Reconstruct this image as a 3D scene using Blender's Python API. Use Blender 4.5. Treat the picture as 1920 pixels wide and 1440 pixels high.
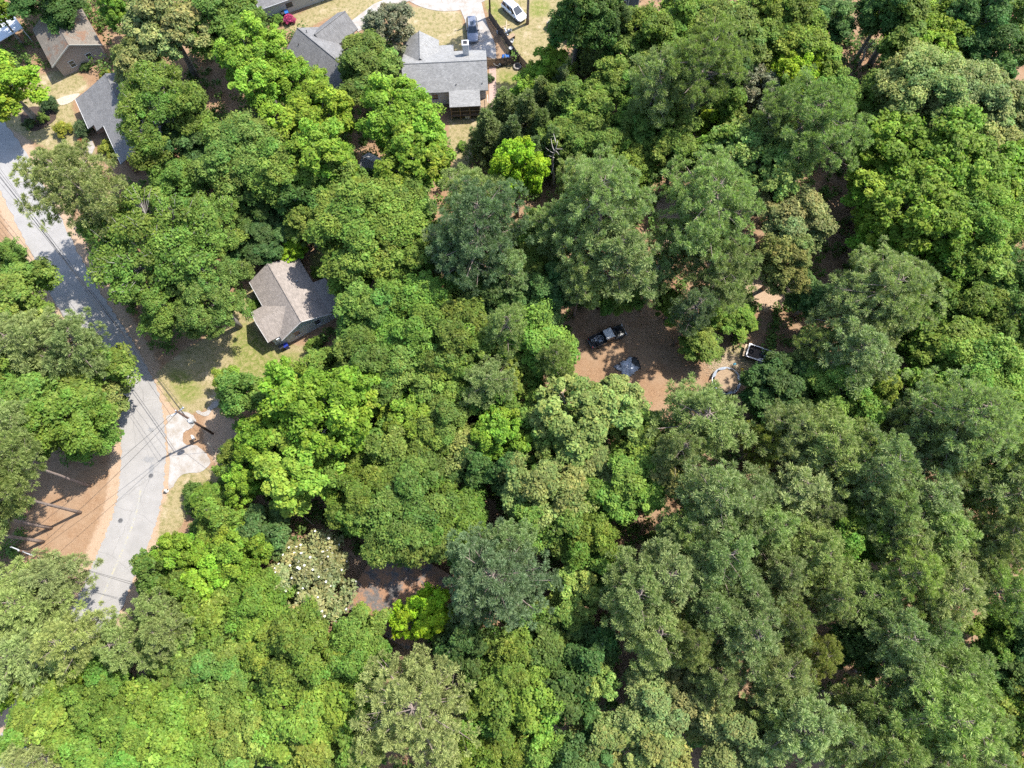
import bpy, bmesh, math, random
import numpy as np
from mathutils import Vector, Matrix

for o in list(bpy.data.objects):
    bpy.data.objects.remove(o)
R_ = math.radians
scene = bpy.context.scene
C = scene.collection

# ------------------------------------------------------------------ camera, sky, sun, exposure
CAM_H, FPX, TILT = 95.0, 1333.0, R_(18.3)
cam = bpy.data.cameras.new('camera')
cam.sensor_width = 36.0
cam.lens = FPX / 1920 * 36.0
cam.clip_start, cam.clip_end = 0.5, 20000
camo = bpy.data.objects.new('camera', cam)
camo.location = (0, 0, CAM_H)
camo.rotation_euler = (TILT, 0, 0)
C.objects.link(camo)
scene.camera = camo

SUN_AZ, SUN_EL = R_(28.5), R_(57.5)          # azimuth measured from +X towards +Y
world = bpy.data.worlds.new('World'); scene.world = world; world.use_nodes = True
nt = world.node_tree
bg = nt.nodes['Background']
sky = nt.nodes.new('ShaderNodeTexSky'); sky.sky_type = 'NISHITA'; sky.sun_disc = False
sky.sun_elevation = SUN_EL; sky.sun_rotation = math.pi / 2 - SUN_AZ
nt.links.new(sky.outputs[0], bg.inputs[0]); bg.inputs[1].default_value = 0.15
sl = bpy.data.lights.new('sun', 'SUN'); sl.energy = 3.7; sl.angle = R_(0.53); sl.color = (1.0, 0.955, 0.88)
so = bpy.data.objects.new('sun', sl); C.objects.link(so)
sdir = Vector((math.cos(SUN_EL) * math.cos(SUN_AZ), math.cos(SUN_EL) * math.sin(SUN_AZ), math.sin(SUN_EL)))
so.rotation_euler = (-sdir).to_track_quat('-Z', 'Y').to_euler()
so.location = sdir * 200
vs = scene.view_settings
vs.view_transform = 'Standard'; vs.look = 'None'; vs.gamma = 1.0; vs.use_curve_mapping = False
vs.exposure = 1.74
scene.cycles.max_bounces = 4; scene.cycles.diffuse_bounces = 3; scene.cycles.glossy_bounces = 2; scene.cycles.transmission_bounces = 3
scene.cycles.transparent_max_bounces = 4
scene.cycles.use_denoising = False
scene.cycles.use_adaptive_sampling = True; scene.cycles.adaptive_threshold = 0.01; scene.cycles.adaptive_min_samples = 16

# ------------------------------------------------------------------ pixel -> place
ct, st = math.cos(TILT), math.sin(TILT)
def W(px, py, z=0.0):
    x = (px - 960) / FPX; y = -(py - 720) / FPX
    d = (x, y * ct + st, y * st - ct)
    t = (z - CAM_H) / d[2]
    return Vector((d[0] * t, d[1] * t, z))
def depth(p):
    return p[1] * st - (p[2] - CAM_H) * ct
def proj(p):
    f = depth(p); u = p[1] * ct + (p[2] - CAM_H) * st
    return 960 + FPX * p[0] / f, 720 - FPX * u / f

# ------------------------------------------------------------------ materials
MATS = {}
ALB = 0.60          # surfaces other than leaves are kept at moderate reflectance for this exposure
def alb(c): return tuple(x * ALB for x in c)
def nodes_of(name):
    m = bpy.data.materials.new(name); m.use_nodes = True
    t = m.node_tree; b = t.nodes['Principled BSDF']
    MATS[name] = m
    return m, t, b
def N(t, kind, **kw):
    n = t.nodes.new(kind)
    for k, v in kw.items(): setattr(n, k, v)
    return n
def L(t, a, b): t.links.new(a, b)
def ramp(t, stops):
    r = N(t, 'ShaderNodeValToRGB'); e = r.color_ramp.elements
    while len(e) < len(stops): e.new(0.5)
    for k, (p, c) in enumerate(stops):
        e[k].position = p; e[k].color = (c if len(c) == 4 else (*c, 1))
    return r
def mat(name, col, rough=0.8, var=0.0, scale=3.0, bump=0.0, metal=0.0, spec=0.3, bscale=None, detail=6, col2=None):
    col = alb(col); col2 = alb(col2) if col2 else None
    m, t, b = nodes_of(name)
    b.inputs['Roughness'].default_value = rough; b.inputs['Metallic'].default_value = metal
    b.inputs['Specular IOR Level'].default_value = spec
    if var or col2:
        tc = N(t, 'ShaderNodeTexCoord'); nz = N(t, 'ShaderNodeTexNoise')
        nz.inputs['Scale'].default_value = scale; nz.inputs['Detail'].default_value = detail
        nz.inputs['Roughness'].default_value = 0.65
        L(t, tc.outputs['Object'], nz.inputs['Vector'])
        c1 = tuple(x * (1 - var) for x in col); c2 = col2 or tuple(min(1, x * (1 + var)) for x in col)
        rp = ramp(t, [(0.32, c1), (0.68, c2)])
        L(t, nz.outputs['Fac'], rp.inputs[0]); L(t, rp.outputs[0], b.inputs['Base Color'])
    else:
        b.inputs['Base Color'].default_value = (*col, 1)
    if bump:
        tc = N(t, 'ShaderNodeTexCoord'); nz = N(t, 'ShaderNodeTexNoise')
        nz.inputs['Scale'].default_value = bscale or scale * 3; nz.inputs['Detail'].default_value = 5
        L(t, tc.outputs['Object'], nz.inputs['Vector'])
        bp = N(t, 'ShaderNodeBump'); bp.inputs['Strength'].default_value = bump; bp.inputs['Distance'].default_value = 0.05
        L(t, nz.outputs['Fac'], bp.inputs['Height']); L(t, bp.outputs[0], b.inputs['Normal'])
    return m

def leaf_mat(name, trans=0.28, rough=0.55, spec=0.25):
    m, t, b = nodes_of(name)
    oi = N(t, 'ShaderNodeObjectInfo')
    at = N(t, 'ShaderNodeAttribute', attribute_name='tint')
    mul = N(t, 'ShaderNodeVectorMath', operation='MULTIPLY')
    cmb = N(t, 'ShaderNodeCombineXYZ')
    # tint: brightness in x, warm shift in y
    sep = N(t, 'ShaderNodeSeparateXYZ'); L(t, at.outputs['Vector'], sep.inputs[0])
    wr = N(t, 'ShaderNodeMath', operation='MULTIPLY'); L(t, sep.outputs[0], wr.inputs[0]); L(t, sep.outputs[1], wr.inputs[1])
    L(t, wr.outputs[0], cmb.inputs[0]); L(t, sep.outputs[0], cmb.inputs[1]); L(t, sep.outputs[0], cmb.inputs[2])
    L(t, oi.outputs['Color'], mul.inputs[0]); L(t, cmb.outputs[0], mul.inputs[1])
    L(t, mul.outputs[0], b.inputs['Base Color'])
    b.inputs['Roughness'].default_value = rough; b.inputs['Specular IOR Level'].default_value = spec
    tr = N(t, 'ShaderNodeBsdfTranslucent')
    m2 = N(t, 'ShaderNodeVectorMath', operation='MULTIPLY'); m2.inputs[1].default_value = (1.15, 1.45, 0.6)
    L(t, mul.outputs[0], m2.inputs[0]); L(t, m2.outputs[0], tr.inputs['Color'])
    mx = N(t, 'ShaderNodeMixShader'); mx.inputs[0].default_value = trans
    out = t.nodes['Material Output']
    L(t, b.outputs[0], mx.inputs[1]); L(t, tr.outputs[0], mx.inputs[2]); L(t, mx.outputs[0], out.inputs[0])
    return m
leaf_mat('leaf_broad', trans=0.36, spec=0.12); leaf_mat('leaf_needle', trans=0.36, rough=0.6, spec=0.12); leaf_mat('leaf_waxy', trans=0.2, rough=0.5, spec=0.2)
mat('bark_pine', (0.30, 0.235, 0.20), 0.95, 0.4, 5, 0.6)
mat('bark_grey', (0.27, 0.245, 0.21), 0.95, 0.35, 4, 0.5)
mat('dead_wood', (0.46, 0.42, 0.38), 0.9, 0.25, 4, 0.3)
mat('petal', (0.78, 0.76, 0.66), 0.6)
mat('petal_pink', (0.62, 0.06, 0.22), 0.6, 0.3, 9)
mat('asphalt', (0.325, 0.318, 0.315), 0.9, 0.10, 1.1, 0.25, bscale=40)
mat('asphalt_patch', (0.27, 0.265, 0.262), 0.9, 0.12, 2, 0.25, bscale=40)
mat('stain', (0.10, 0.098, 0.10), 0.7, 0.3, 4)
mat('concrete', (0.35, 0.295, 0.235), 0.85, 0.10, 0.8, 0.15, bscale=30, detail=12, col2=(0.46, 0.445, 0.43))
mat('paver', (0.42, 0.30, 0.25), 0.9, 0.15, 6, 0.3)
mat('white_paint', (0.74, 0.74, 0.72), 0.6, 0.05, 2)
mat('siding_white', (0.80, 0.82, 0.82), 0.65, 0.05, 2)
mat('siding_cream', (0.60, 0.58, 0.50), 0.65, 0.05, 2)
mat('siding_blue', (0.20, 0.25, 0.33), 0.65, 0.06, 2)
mat('gable_blue', (0.60, 0.76, 0.80), 0.65, 0.05, 2)
mat('trim_brown', (0.25, 0.18, 0.12), 0.8, 0.2, 5)
mat('wood_tan', (0.34, 0.24, 0.15), 0.85, 0.25, 5, 0.3)
mat('wood_dark', (0.13, 0.10, 0.08), 0.9, 0.25, 5, 0.3)
mat('wood_pole', (0.12, 0.075, 0.055), 0.9, 0.3, 3, 0.3)
mat('wood_cut', (0.52, 0.40, 0.27), 0.9, 0.25, 4, 0.3)
mat('dark_void', (0.02, 0.02, 0.022), 0.6)
mat('window_glass', (0.03, 0.04, 0.05), 0.08, spec=0.6)
mat('metal_grey', (0.36, 0.37, 0.38), 0.45, 0.1, 5, metal=0.5)
mat('metal_light', (0.62, 0.63, 0.64), 0.4, 0.06, 5, metal=0.2)
mat('wire_black', (0.035, 0.035, 0.037), 0.6)
mat('rubber', (0.02, 0.02, 0.02), 0.85)
mat('tarp_grey', (0.42, 0.46, 0.52), 0.45, 0.5, 2.2, 0.6, spec=0.5)
mat('pad_grey', (0.24, 0.28, 0.34), 0.6, 0.4, 2)
mat('tarp_black', (0.025, 0.027, 0.03), 0.5, 0.4, 3, 0.6)
mat('tarp_white', (0.72, 0.72, 0.70), 0.6, 0.16, 1.6, 0.5)
mat('bin_blue', (0.02, 0.04, 0.30), 0.4)
mat('bin_blue_light', (0.03, 0.16, 0.52), 0.4)
mat('red_cloth', (0.36, 0.015, 0.03), 0.7, 0.2, 4)
mat('yellow_plastic', (0.65, 0.42, 0.05), 0.5)
mat('cyan_plastic', (0.12, 0.42, 0.55), 0.5)
mat('rust', (0.20, 0.085, 0.045), 0.9, 0.4, 5, 0.4)
mat('gravel', (0.50, 0.42, 0.33), 0.9, 0.2, 3, 0.4)
mat('stone', (0.33, 0.30, 0.27), 0.9, 0.25, 5, 0.5)
mat('mulch', (0.075, 0.05, 0.038), 0.95, 0.4, 6, 0.6)

def car_paint(name, col, metal=0.3, rough=0.28):
    m, t, b = nodes_of(name)
    b.inputs['Base Color'].default_value = (*col, 1); b.inputs['Metallic'].default_value = metal
    b.inputs['Roughness'].default_value = rough; b.inputs['Coat Weight'].default_value = 0.5
    return m
car_paint('paint_grey', (0.13, 0.14, 0.17)); car_paint('paint_white', (0.68, 0.69, 0.69), 0.0)
car_paint('paint_black', (0.018, 0.02, 0.022)); car_paint('paint_green', (0.03, 0.045, 0.05), 0.2, 0.35)

def shingle(name, col, litter=None, amount=0.5, var=0.16):
    col = alb(col); litter = alb(litter) if litter else None
    m, t, b = nodes_of(name)
    tc = N(t, 'ShaderNodeTexCoord')
    br = N(t, 'ShaderNodeTexBrick'); br.inputs['Scale'].default_value = 1.0
    br.inputs['Brick Width'].default_value = 0.33; br.inputs['Row Height'].default_value = 0.14
    br.inputs['Mortar Size'].default_value = 0.008; br.offset = 0.5
    br.inputs['Color1'].default_value = tuple(c * (1 - var) for c in col) + (1,)
    br.inputs['Color2'].default_value = tuple(c * (1 + var) for c in col) + (1,)
    br.inputs['Mortar'].default_value = tuple(c * 0.55 for c in col) + (1,)
    L(t, tc.outputs['Object'], br.inputs['Vector'])
    nz = N(t, 'ShaderNodeTexNoise'); nz.inputs['Scale'].default_value = 0.9; nz.inputs['Detail'].default_value = 8
    nz.inputs['Roughness'].default_value = 0.7
    L(t, tc.outputs['Object'], nz.inputs['Vector'])
    rp = ramp(t, [(0.3, (0.80, 0.80, 0.80)), (0.7, (1.12, 1.12, 1.12))]); L(t, nz.outputs['Fac'], rp.inputs[0])
    mx = N(t, 'ShaderNodeMix', data_type='RGBA', blend_type='MULTIPLY'); mx.inputs[0].default_value = 1
    L(t, br.outputs['Color'], mx.inputs[6]); L(t, rp.outputs[0], mx.inputs[7])
    last = mx.outputs[2]
    if litter:
        n2 = N(t, 'ShaderNodeTexNoise'); n2.inputs['Scale'].default_value = 0.55; n2.inputs['Detail'].default_value = 12
        n2.inputs['Roughness'].default_value = 0.75
        L(t, tc.outputs['Object'], n2.inputs['Vector'])
        r2 = ramp(t, [(0.62 - amount * 0.25, (0, 0, 0)), (0.70 - amount * 0.25, (1, 1, 1))]); L(t, n2.outputs['Fac'], r2.inputs[0])
        m2 = N(t, 'ShaderNodeMix', data_type='RGBA'); L(t, r2.outputs[0], m2.inputs[0])
        L(t, last, m2.inputs[6]); m2.inputs[7].default_value = (*litter, 1); last = m2.outputs[2]
    L(t, last, b.inputs['Base Color']); b.inputs['Roughness'].default_value = 0.92
    bp = N(t, 'ShaderNodeBump'); bp.inputs['Strength'].default_value = 0.4; bp.inputs['Distance'].default_value = 0.03
    L(t, br.outputs['Fac'], bp.inputs['Height']); bp.invert = True; L(t, bp.outputs[0], b.inputs['Normal'])
    return m
shingle('roof_tan', (0.32, 0.275, 0.24))
shingle('roof_grey', (0.30, 0.297, 0.29))
shingle('roof_mid', (0.205, 0.20, 0.197))
shingle('roof_slate', (0.175, 0.17, 0.168))
shingle('roof_brown', (0.20, 0.17, 0.135), (0.20, 0.11, 0.065), 0.42)
shingle('roof_litter', (0.155, 0.14, 0.13), (0.33, 0.18, 0.10), 0.68)
mat('roof_white', (0.66, 0.68, 0.72), 0.6, 0.06, 1.5)
def brick_mat():
    m, t, b = nodes_of('brick')
    tc = N(t, 'ShaderNodeTexCoord'); br = N(t, 'ShaderNodeTexBrick')
    mp = N(t, 'ShaderNodeMapping'); mp.inputs['Rotation'].default_value = (R_(90), 0, R_(90))
    L(t, tc.outputs['Object'], mp.inputs[0]); L(t, mp.outputs[0], br.inputs['Vector'])
    br.inputs['Scale'].default_value = 1; br.inputs['Brick Width'].default_value = 0.24; br.inputs['Row Height'].default_value = 0.085
    br.inputs['Mortar Size'].default_value = 0.012
    br.inputs['Color1'].default_value = (0.25, 0.125, 0.08, 1); br.inputs['Color2'].default_value = (0.30, 0.17, 0.115, 1)
    br.inputs['Mortar'].default_value = (0.30, 0.24, 0.20, 1)
    L(t, br.outputs['Color'], b.inputs['Base Color']); b.inputs['Roughness'].default_value = 0.9
    return m
brick_mat()

# ------------------------------------------------------------------ mesh builder
class MB:
    def __init__(s): s.v = []; s.f = []
    def add(s, vs, fs):
        k = len(s.v); s.v += [tuple(p) for p in vs]; s.f += [tuple(i + k for i in f) for f in fs]; return s
    def box(s, c, size, rz=0.0, mtx=None, taper=1.0):
        x, y, z = (d / 2 for d in size); vs = []
        for dz in (-1, 1):
            k = taper if dz > 0 else 1.0
            for dx, dy in ((-1, -1), (1, -1), (1, 1), (-1, 1)):
                p = Vector((dx * x * k, dy * y * k, dz * z))
                if rz: p = Matrix.Rotation(rz, 3, 'Z') @ p
                if mtx: p = mtx @ p
                vs.append(p + Vector(c))
        return s.add(vs, [(3, 2, 1, 0), (4, 5, 6, 7), (0, 1, 5, 4), (1, 2, 6, 5), (2, 3, 7, 6), (3, 0, 4, 7)])
    def prism(s, poly, z0, z1):
        n = len(poly); vs = [(p[0], p[1], z0) for p in poly] + [(p[0], p[1], z1) for p in poly]
        fs = [tuple(range(n - 1, -1, -1)), tuple(range(n, 2 * n))] + [(i, (i + 1) % n, n + (i + 1) % n, n + i) for i in range(n)]
        return s.add(vs, fs)
    def extrude(s, ring, d):
        n = len(ring); d = Vector(d); a = [Vector(p) for p in ring]; vs = a + [p + d for p in a]
        fs = [tuple(range(n - 1, -1, -1)), tuple(range(n, 2 * n))] + [(i, (i + 1) % n, n + (i + 1) % n, n + i) for i in range(n)]
        return s.add(vs, fs)
    def tube(s, pts, rad, n=6, cap=True):
        pts = [Vector(p) for p in pts]; m = len(pts)
        rad = rad if hasattr(rad, '__len__') else [rad] * m
        vs = []
        for i, p in enumerate(pts):
            d = (pts[min(i + 1, m - 1)] - pts[max(i - 1, 0)]).normalized()
            a = d.cross(Vector((0, 0, 1)) if abs(d.z) < 0.9 else Vector((1, 0, 0))).normalized(); b = d.cross(a)
            for k in range(n):
                t = 2 * math.pi * k / n; vs.append(p + (a * math.cos(t) + b * math.sin(t)) * rad[i])
        fs = [(i * n + k, i * n + (k + 1) % n, (i + 1) * n + (k + 1) % n, (i + 1) * n + k) for i in range(m - 1) for k in range(n)]
        if cap: fs += [tuple(range(n - 1, -1, -1)), tuple(range((m - 1) * n, m * n))]
        return s.add(vs, fs)
    def lathe(s, prof, c=(0, 0, 0), n=14):
        vs = [(c[0] + r * math.cos(2 * math.pi * k / n), c[1] + r * math.sin(2 * math.pi * k / n), c[2] + z) for r, z in prof for k in range(n)]
        m = len(prof)
        fs = [(i * n + k, i * n + (k + 1) % n, (i + 1) * n + (k + 1) % n, (i + 1) * n + k) for i in range(m - 1) for k in range(n)]
        fs += [tuple(range(n - 1, -1, -1)), tuple(range((m - 1) * n, m * n))]
        return s.add(vs, fs)
    def mesh(s, name, m, smooth=False):
        me = bpy.data.meshes.new(name); me.from_pydata([tuple(v) for v in s.v], [], s.f)
        me.materials.append(MATS[m]); me.update()
        bm = bmesh.new(); bm.from_mesh(me); bmesh.ops.recalc_face_normals(bm, faces=bm.faces); bm.to_mesh(me); bm.free()
        if smooth: me.polygons.foreach_set('use_smooth', [True] * len(me.polygons))
        return me
    def build(s, name, m, parent=None, smooth=False, bevel=0.0):
        o = bpy.data.objects.new(name, s.mesh(name, m, smooth)); C.objects.link(o)
        if parent: o.parent = parent
        if bevel:
            b = o.modifiers.new('bevel', 'BEVEL'); b.width = bevel; b.segments = 2; b.limit_method = 'ANGLE'
        return o
def tag(o, label=None, cat=None, group=None, kind=None):
    if label: o['label'] = label
    if cat: o['category'] = cat
    if group: o['group'] = group
    if kind: o['kind'] = kind
    return o
def empty(name, loc, rz=0.0, label=None, cat=None, group=None):
    o = bpy.data.objects.new(name, None); o.empty_display_size = 0.5; C.objects.link(o)
    o.location = loc; o.rotation_euler = (0, 0, rz)
    return tag(o, label, cat, group)
def part(name, m, parent, *boxes, bevel=0.0):
    b = MB()
    for c, size in boxes: b.box(c, size)
    return b.build(name, m, parent, bevel=bevel)
def in_poly(x, y, poly):
    r = False; n = len(poly); j = n - 1
    for i in range(n):
        (xi, yi), (xj, yj) = poly[i], poly[j]
        if (yi > y) != (yj > y) and x < (xj - xi) * (y - yi) / (yj - yi) + xi: r = not r
        j = i
    return r
def poly_px(pts, z=0.0): return [tuple(W(*p, z)[:2]) for p in pts]
def smooth_line(pts, n=8):
    P = [Vector(p) for p in pts]; P = [P[0] * 2 - P[1]] + P + [P[-1] * 2 - P[-2]]; out = []
    for i in range(1, len(P) - 2):
        for k in range(n):
            t = k / n; a, b, c, d = P[i - 1], P[i], P[i + 1], P[i + 2]
            out.append(0.5 * ((2 * b) + (c - a) * t + (2 * a - 5 * b + 4 * c - d) * t * t + (3 * b - a - 3 * c + d) * t ** 3))
    out.append(P[-2]); return out

# ------------------------------------------------------------------ ground and its zones
ROAD_PX = [(-420, -60), (-200, 60), (-60, 205), (15, 305), (78, 425), (125, 520), (160, 580), (190, 625), (215, 665), (240, 710), (258, 752), (267, 800),
           (269, 850), (266, 900), (258, 950), (243, 1000), (222, 1050), (200, 1100), (172, 1165), (140, 1230), (95, 1310), (40, 1400), (-30, 1500), (-120, 1620)]
ROAD = smooth_line([W(*p) for p in ROAD_PX], 6)
RXY = np.array([(p.x, p.y) for p in ROAD])
def road_dist(x, y):
    d = np.full(np.shape(x), 1e9)
    for i in range(len(RXY) - 1):
        a, b = RXY[i], RXY[i + 1]; ab = b - a; l2 = ab @ ab
        t = np.clip(((x - a[0]) * ab[0] + (y - a[1]) * ab[1]) / l2, 0, 1)
        d = np.minimum(d, np.hypot(x - a[0] - t * ab[0], y - a[1] - t * ab[1]))
    return d
DRY = [[(0, 165), (130, 125), (170, 158), (132, 190), (150, 240), (190, 290), (140, 305), (60, 265), (0, 230)],
       [(520, 50), (600, 0), (640, -40), (800, -30), (700, 40), (665, 40), (640, 20), (560, 62)],
       [(735, 30), (775, 8), (865, 20), (882, 98), (840, 94), (800, 72), (745, 75)],
       [(898, -30), (1085, -30), (1070, 70), (1030, 130), (995, 142), (960, 105), (928, 50)],
       [(930, 115), (975, 118), (1002, 150), (965, 205), (930, 218), (915, 215)],
       [(845, 212), (932, 200), (905, 260), (868, 335), (845, 330)],
       [(470, 515), (500, 590), (480, 640), (560, 650), (610, 640), (585, 690), (520, 740), (420, 765), (330, 775), (285, 705), (330, 665), (420, 610), (450, 560)],
       [(330, 880), (430, 880), (440, 930), (350, 960), (330, 1010), (290, 1040), (305, 950)],
       [(1330, 655), (1400, 650), (1440, 690), (1460, 720), (1380, 720), (1335, 700)],
       [(590, 460), (650, 470), (650, 540), (590, 530)]]
GREEN = [[(455, 590), (520, 662), (560, 652), (590, 662), (540, 700), (450, 715), (420, 650)],
         [(565, 465), (625, 465), (645, 535), (590, 522)], [(300, 690), (345, 690), (400, 740), (340, 765)],
         [(935, 125), (985, 140), (965, 170), (932, 165)], [(880, 205), (925, 205), (900, 250)],
         [(900, 0), (935, 0), (960, 60), (930, 50)], [(990, 0), (1040, 0), (1030, 30), (985, 40)]]
CLEARING = [(1028, 690), (1060, 640), (1090, 580), (1180, 535), (1265, 500), (1250, 600), (1310, 690), (1440, 690), (1420, 745), (1250, 760), (1100, 770), (1020, 790)]
SOIL = [[(1030, 690), (1060, 680), (1075, 700), (1060, 740), (1025, 770)],
        [(1390, 520), (1480, 500), (1500, 560), (1420, 590)], [(1000, 20), (1060, 0), (1075, 45), (1020, 60)],
        [(285, 640), (330, 760), (320, 960), (285, 1060), (300, 900), (310, 800)],
        [(500, 680), (560, 660), (520, 730), (470, 740)], [(395, 760), (430, 770), (480, 880), (430, 900), (380, 830)],
        [(560, 1010), (590, 990), (660, 1040), (800, 1040), (830, 1080), (700, 1100), (600, 1060)],
        [(255, 1240), (320, 1230), (310, 1300), (262, 1300)], [(1235, 370), (1290, 360), (1280, 480), (1230, 470)],
        [(820, 430), (860, 400), (870, 520), (825, 520)], [(860, 330), (930, 330), (880, 460), (850, 440)]]
def zone_mask(polys, X, Y):
    m = np.zeros(X.shape)
    for pl in polys:
        P = poly_px(pl); xs = [p[0] for p in P]; ys = [p[1] for p in P]
        sel = np.argwhere((X >= min(xs)) & (X <= max(xs)) & (Y >= min(ys)) & (Y <= max(ys)))
        for i, j in sel:
            if in_poly(X[i, j], Y[i, j], P): m[i, j] = 1
    for _ in range(2):
        m = (m + np.roll(m, 1, 0) + np.roll(m, -1, 0) + np.roll(m, 1, 1) + np.roll(m, -1, 1)) / 5
    return m
step = 0.85
gx = np.concatenate([[-4000, -1200, -400, -180], np.arange(-110, 110.1, step), [180, 400, 1200, 4000]])
gy = np.concatenate([[-4000, -1200, -300, -80], np.arange(-32, 132.1, step), [200, 400, 1200, 4000]])
X, Y = np.meshgrid(gx, gy)
rngg = np.random.default_rng(4)
zd = zone_mask(DRY, X, Y); zg = zone_mask(GREEN, X, Y) * 0.8; zs = zone_mask(SOIL, X, Y)
rd = road_dist(X, Y)
zs = np.maximum(zs, np.clip((5.6 - rd) / 1.6, 0, 1) * 0.75)
Z = -0.03 - 0.09 * rngg.random(X.shape) * (np.maximum.reduce([zd, zs]) < 0.05)
ny, nx = X.shape
idx = np.arange(nx * ny).reshape(ny, nx)
quads = np.stack([idx[:-1, :-1], idx[:-1, 1:], idx[1:, 1:], idx[1:, :-1]], -1).reshape(-1, 4)
def np_mesh(name, verts, faces, k, m, attrs=None, smooth=False):
    me = bpy.data.meshes.new(name); me.vertices.add(len(verts)); me.vertices.foreach_set('co', np.asarray(verts, np.float32).ravel())
    me.loops.add(faces.size); me.loops.foreach_set('vertex_index', faces.astype(np.int32).ravel())
    me.polygons.add(len(faces)); me.polygons.foreach_set('loop_start', np.arange(0, faces.size, k, dtype=np.int32))
    if smooth: me.polygons.foreach_set('use_smooth', np.ones(len(faces), bool))
    me.materials.append(MATS[m])
    for an, arr in (attrs or {}).items():
        a = me.attributes.new(an, 'FLOAT_VECTOR', 'POINT'); a.data.foreach_set('vector', np.asarray(arr, np.float32).ravel())
    me.update(calc_edges=True); me.validate()
    return me
def ground_mat():
    m, t, b = nodes_of('ground')
    tc = N(t, 'ShaderNodeTexCoord'); at = N(t, 'ShaderNodeAttribute', attribute_name='zone')
    sep = N(t, 'ShaderNodeSeparateXYZ'); L(t, at.outputs['Vector'], sep.inputs[0])
    def noise(scale, det=8, rough=0.65):
        n = N(t, 'ShaderNodeTexNoise'); n.inputs['Scale'].default_value = scale; n.inputs['Detail'].default_value = det
        n.inputs['Roughness'].default_value = rough; L(t, tc.outputs['Object'], n.inputs['Vector']); return n.outputs['Fac']
    n1, n2, n3, n4 = noise(0.35), noise(1.7, 10, 0.75), noise(7.0, 6, 0.8), noise(0.12, 5)
    def mixc(f, a, bb):
        x = N(t, 'ShaderNodeMix', data_type='RGBA'); 
        if hasattr(f, 'links'): L(t, f, x.inputs[0])
        else: x.inputs[0].default_value = f
        for s_, v in ((6, a), (7, bb)):
            if hasattr(v, 'links'): L(t, v, x.inputs[s_])
            else: x.inputs[s_].default_value = (*alb(v), 1)
        return x.outputs[2]
    def band(src, lo, hi):
        r = N(t, 'ShaderNodeMapRange'); r.interpolation_type = 'SMOOTHSTEP'; r.inputs[1].default_value = lo; r.inputs[2].default_value = hi
        L(t, src, r.inputs[0]); return r.outputs[0]
    def edge(zsock, amp=0.9):
        a = N(t, 'ShaderNodeMath', operation='SUBTRACT'); L(t, n2, a.inputs[0]); a.inputs[1].default_value = 0.5
        c = N(t, 'ShaderNodeMath', operation='MULTIPLY_ADD'); L(t, a.outputs[0], c.inputs[0]); c.inputs[1].default_value = amp; L(t, zsock, c.inputs[2])
        return band(c.outputs[0], 0.35, 0.65)
    litter = mixc(band(n3, 0.3, 0.7), (0.20, 0.115, 0.065), (0.40, 0.25, 0.145))
    litter = mixc(band(n1, 0.35, 0.65), litter, (0.34, 0.225, 0.14))
    litter = mixc(band(n2, 0.60, 0.78), litter, (0.15, 0.10, 0.065))
    n5 = noise(2.6, 14, 0.85)
    litter = mixc(band(n5, 0.55, 0.66), litter, (0.13, 0.08, 0.05)); litter = mixc(band(n5, 0.45, 0.36), litter, (0.44, 0.31, 0.20))
    soil = mixc(band(n3, 0.3, 0.7), (0.38, 0.27, 0.18), (0.50, 0.36, 0.25))
    soil = mixc(band(n2, 0.52, 0.70), soil, (0.32, 0.215, 0.135))
    soil = mixc(band(n5, 0.56, 0.68), soil, (0.24, 0.16, 0.10))
    dry = mixc(band(n3, 0.25, 0.75), (0.28, 0.225, 0.115), (0.42, 0.345, 0.19))
    dry = mixc(band(n2, 0.46, 0.60), dry, (0.22, 0.20, 0.08))
    dry = mixc(band(n1, 0.55, 0.68), dry, (0.46, 0.37, 0.24))
    grn = mixc(band(n3, 0.25, 0.75), (0.12, 0.155, 0.032), (0.22, 0.24, 0.06))
    grn = mixc(band(n2, 0.42, 0.62), grn, (0.33, 0.28, 0.125))
    c = mixc(edge(sep.outputs[2]), litter, soil)
    c = mixc(edge(sep.outputs[0]), c, dry)
    c = mixc(edge(sep.outputs[1]), c, grn)
    L(t, c, b.inputs['Base Color']); b.inputs['Roughness'].default_value = 0.97; b.inputs['Specular IOR Level'].default_value = 0.1
    bp = N(t, 'ShaderNodeBump'); bp.inputs['Strength'].default_value = 0.7; bp.inputs['Distance'].default_value = 0.08
    L(t, n3, bp.inputs['Height']); L(t, bp.outputs[0], b.inputs['Normal'])
ground_mat()
me = np_mesh('ground', np.stack([X, Y, Z], -1).reshape(-1, 3), quads, 4, 'ground', {'zone': np.stack([zd, zg, zs], -1).reshape(-1, 3)})
go = bpy.data.objects.new('ground', me); C.objects.link(go)
tag(go, 'reddish leaf litter, bare soil and dry lawn under the trees', kind='structure')

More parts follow.
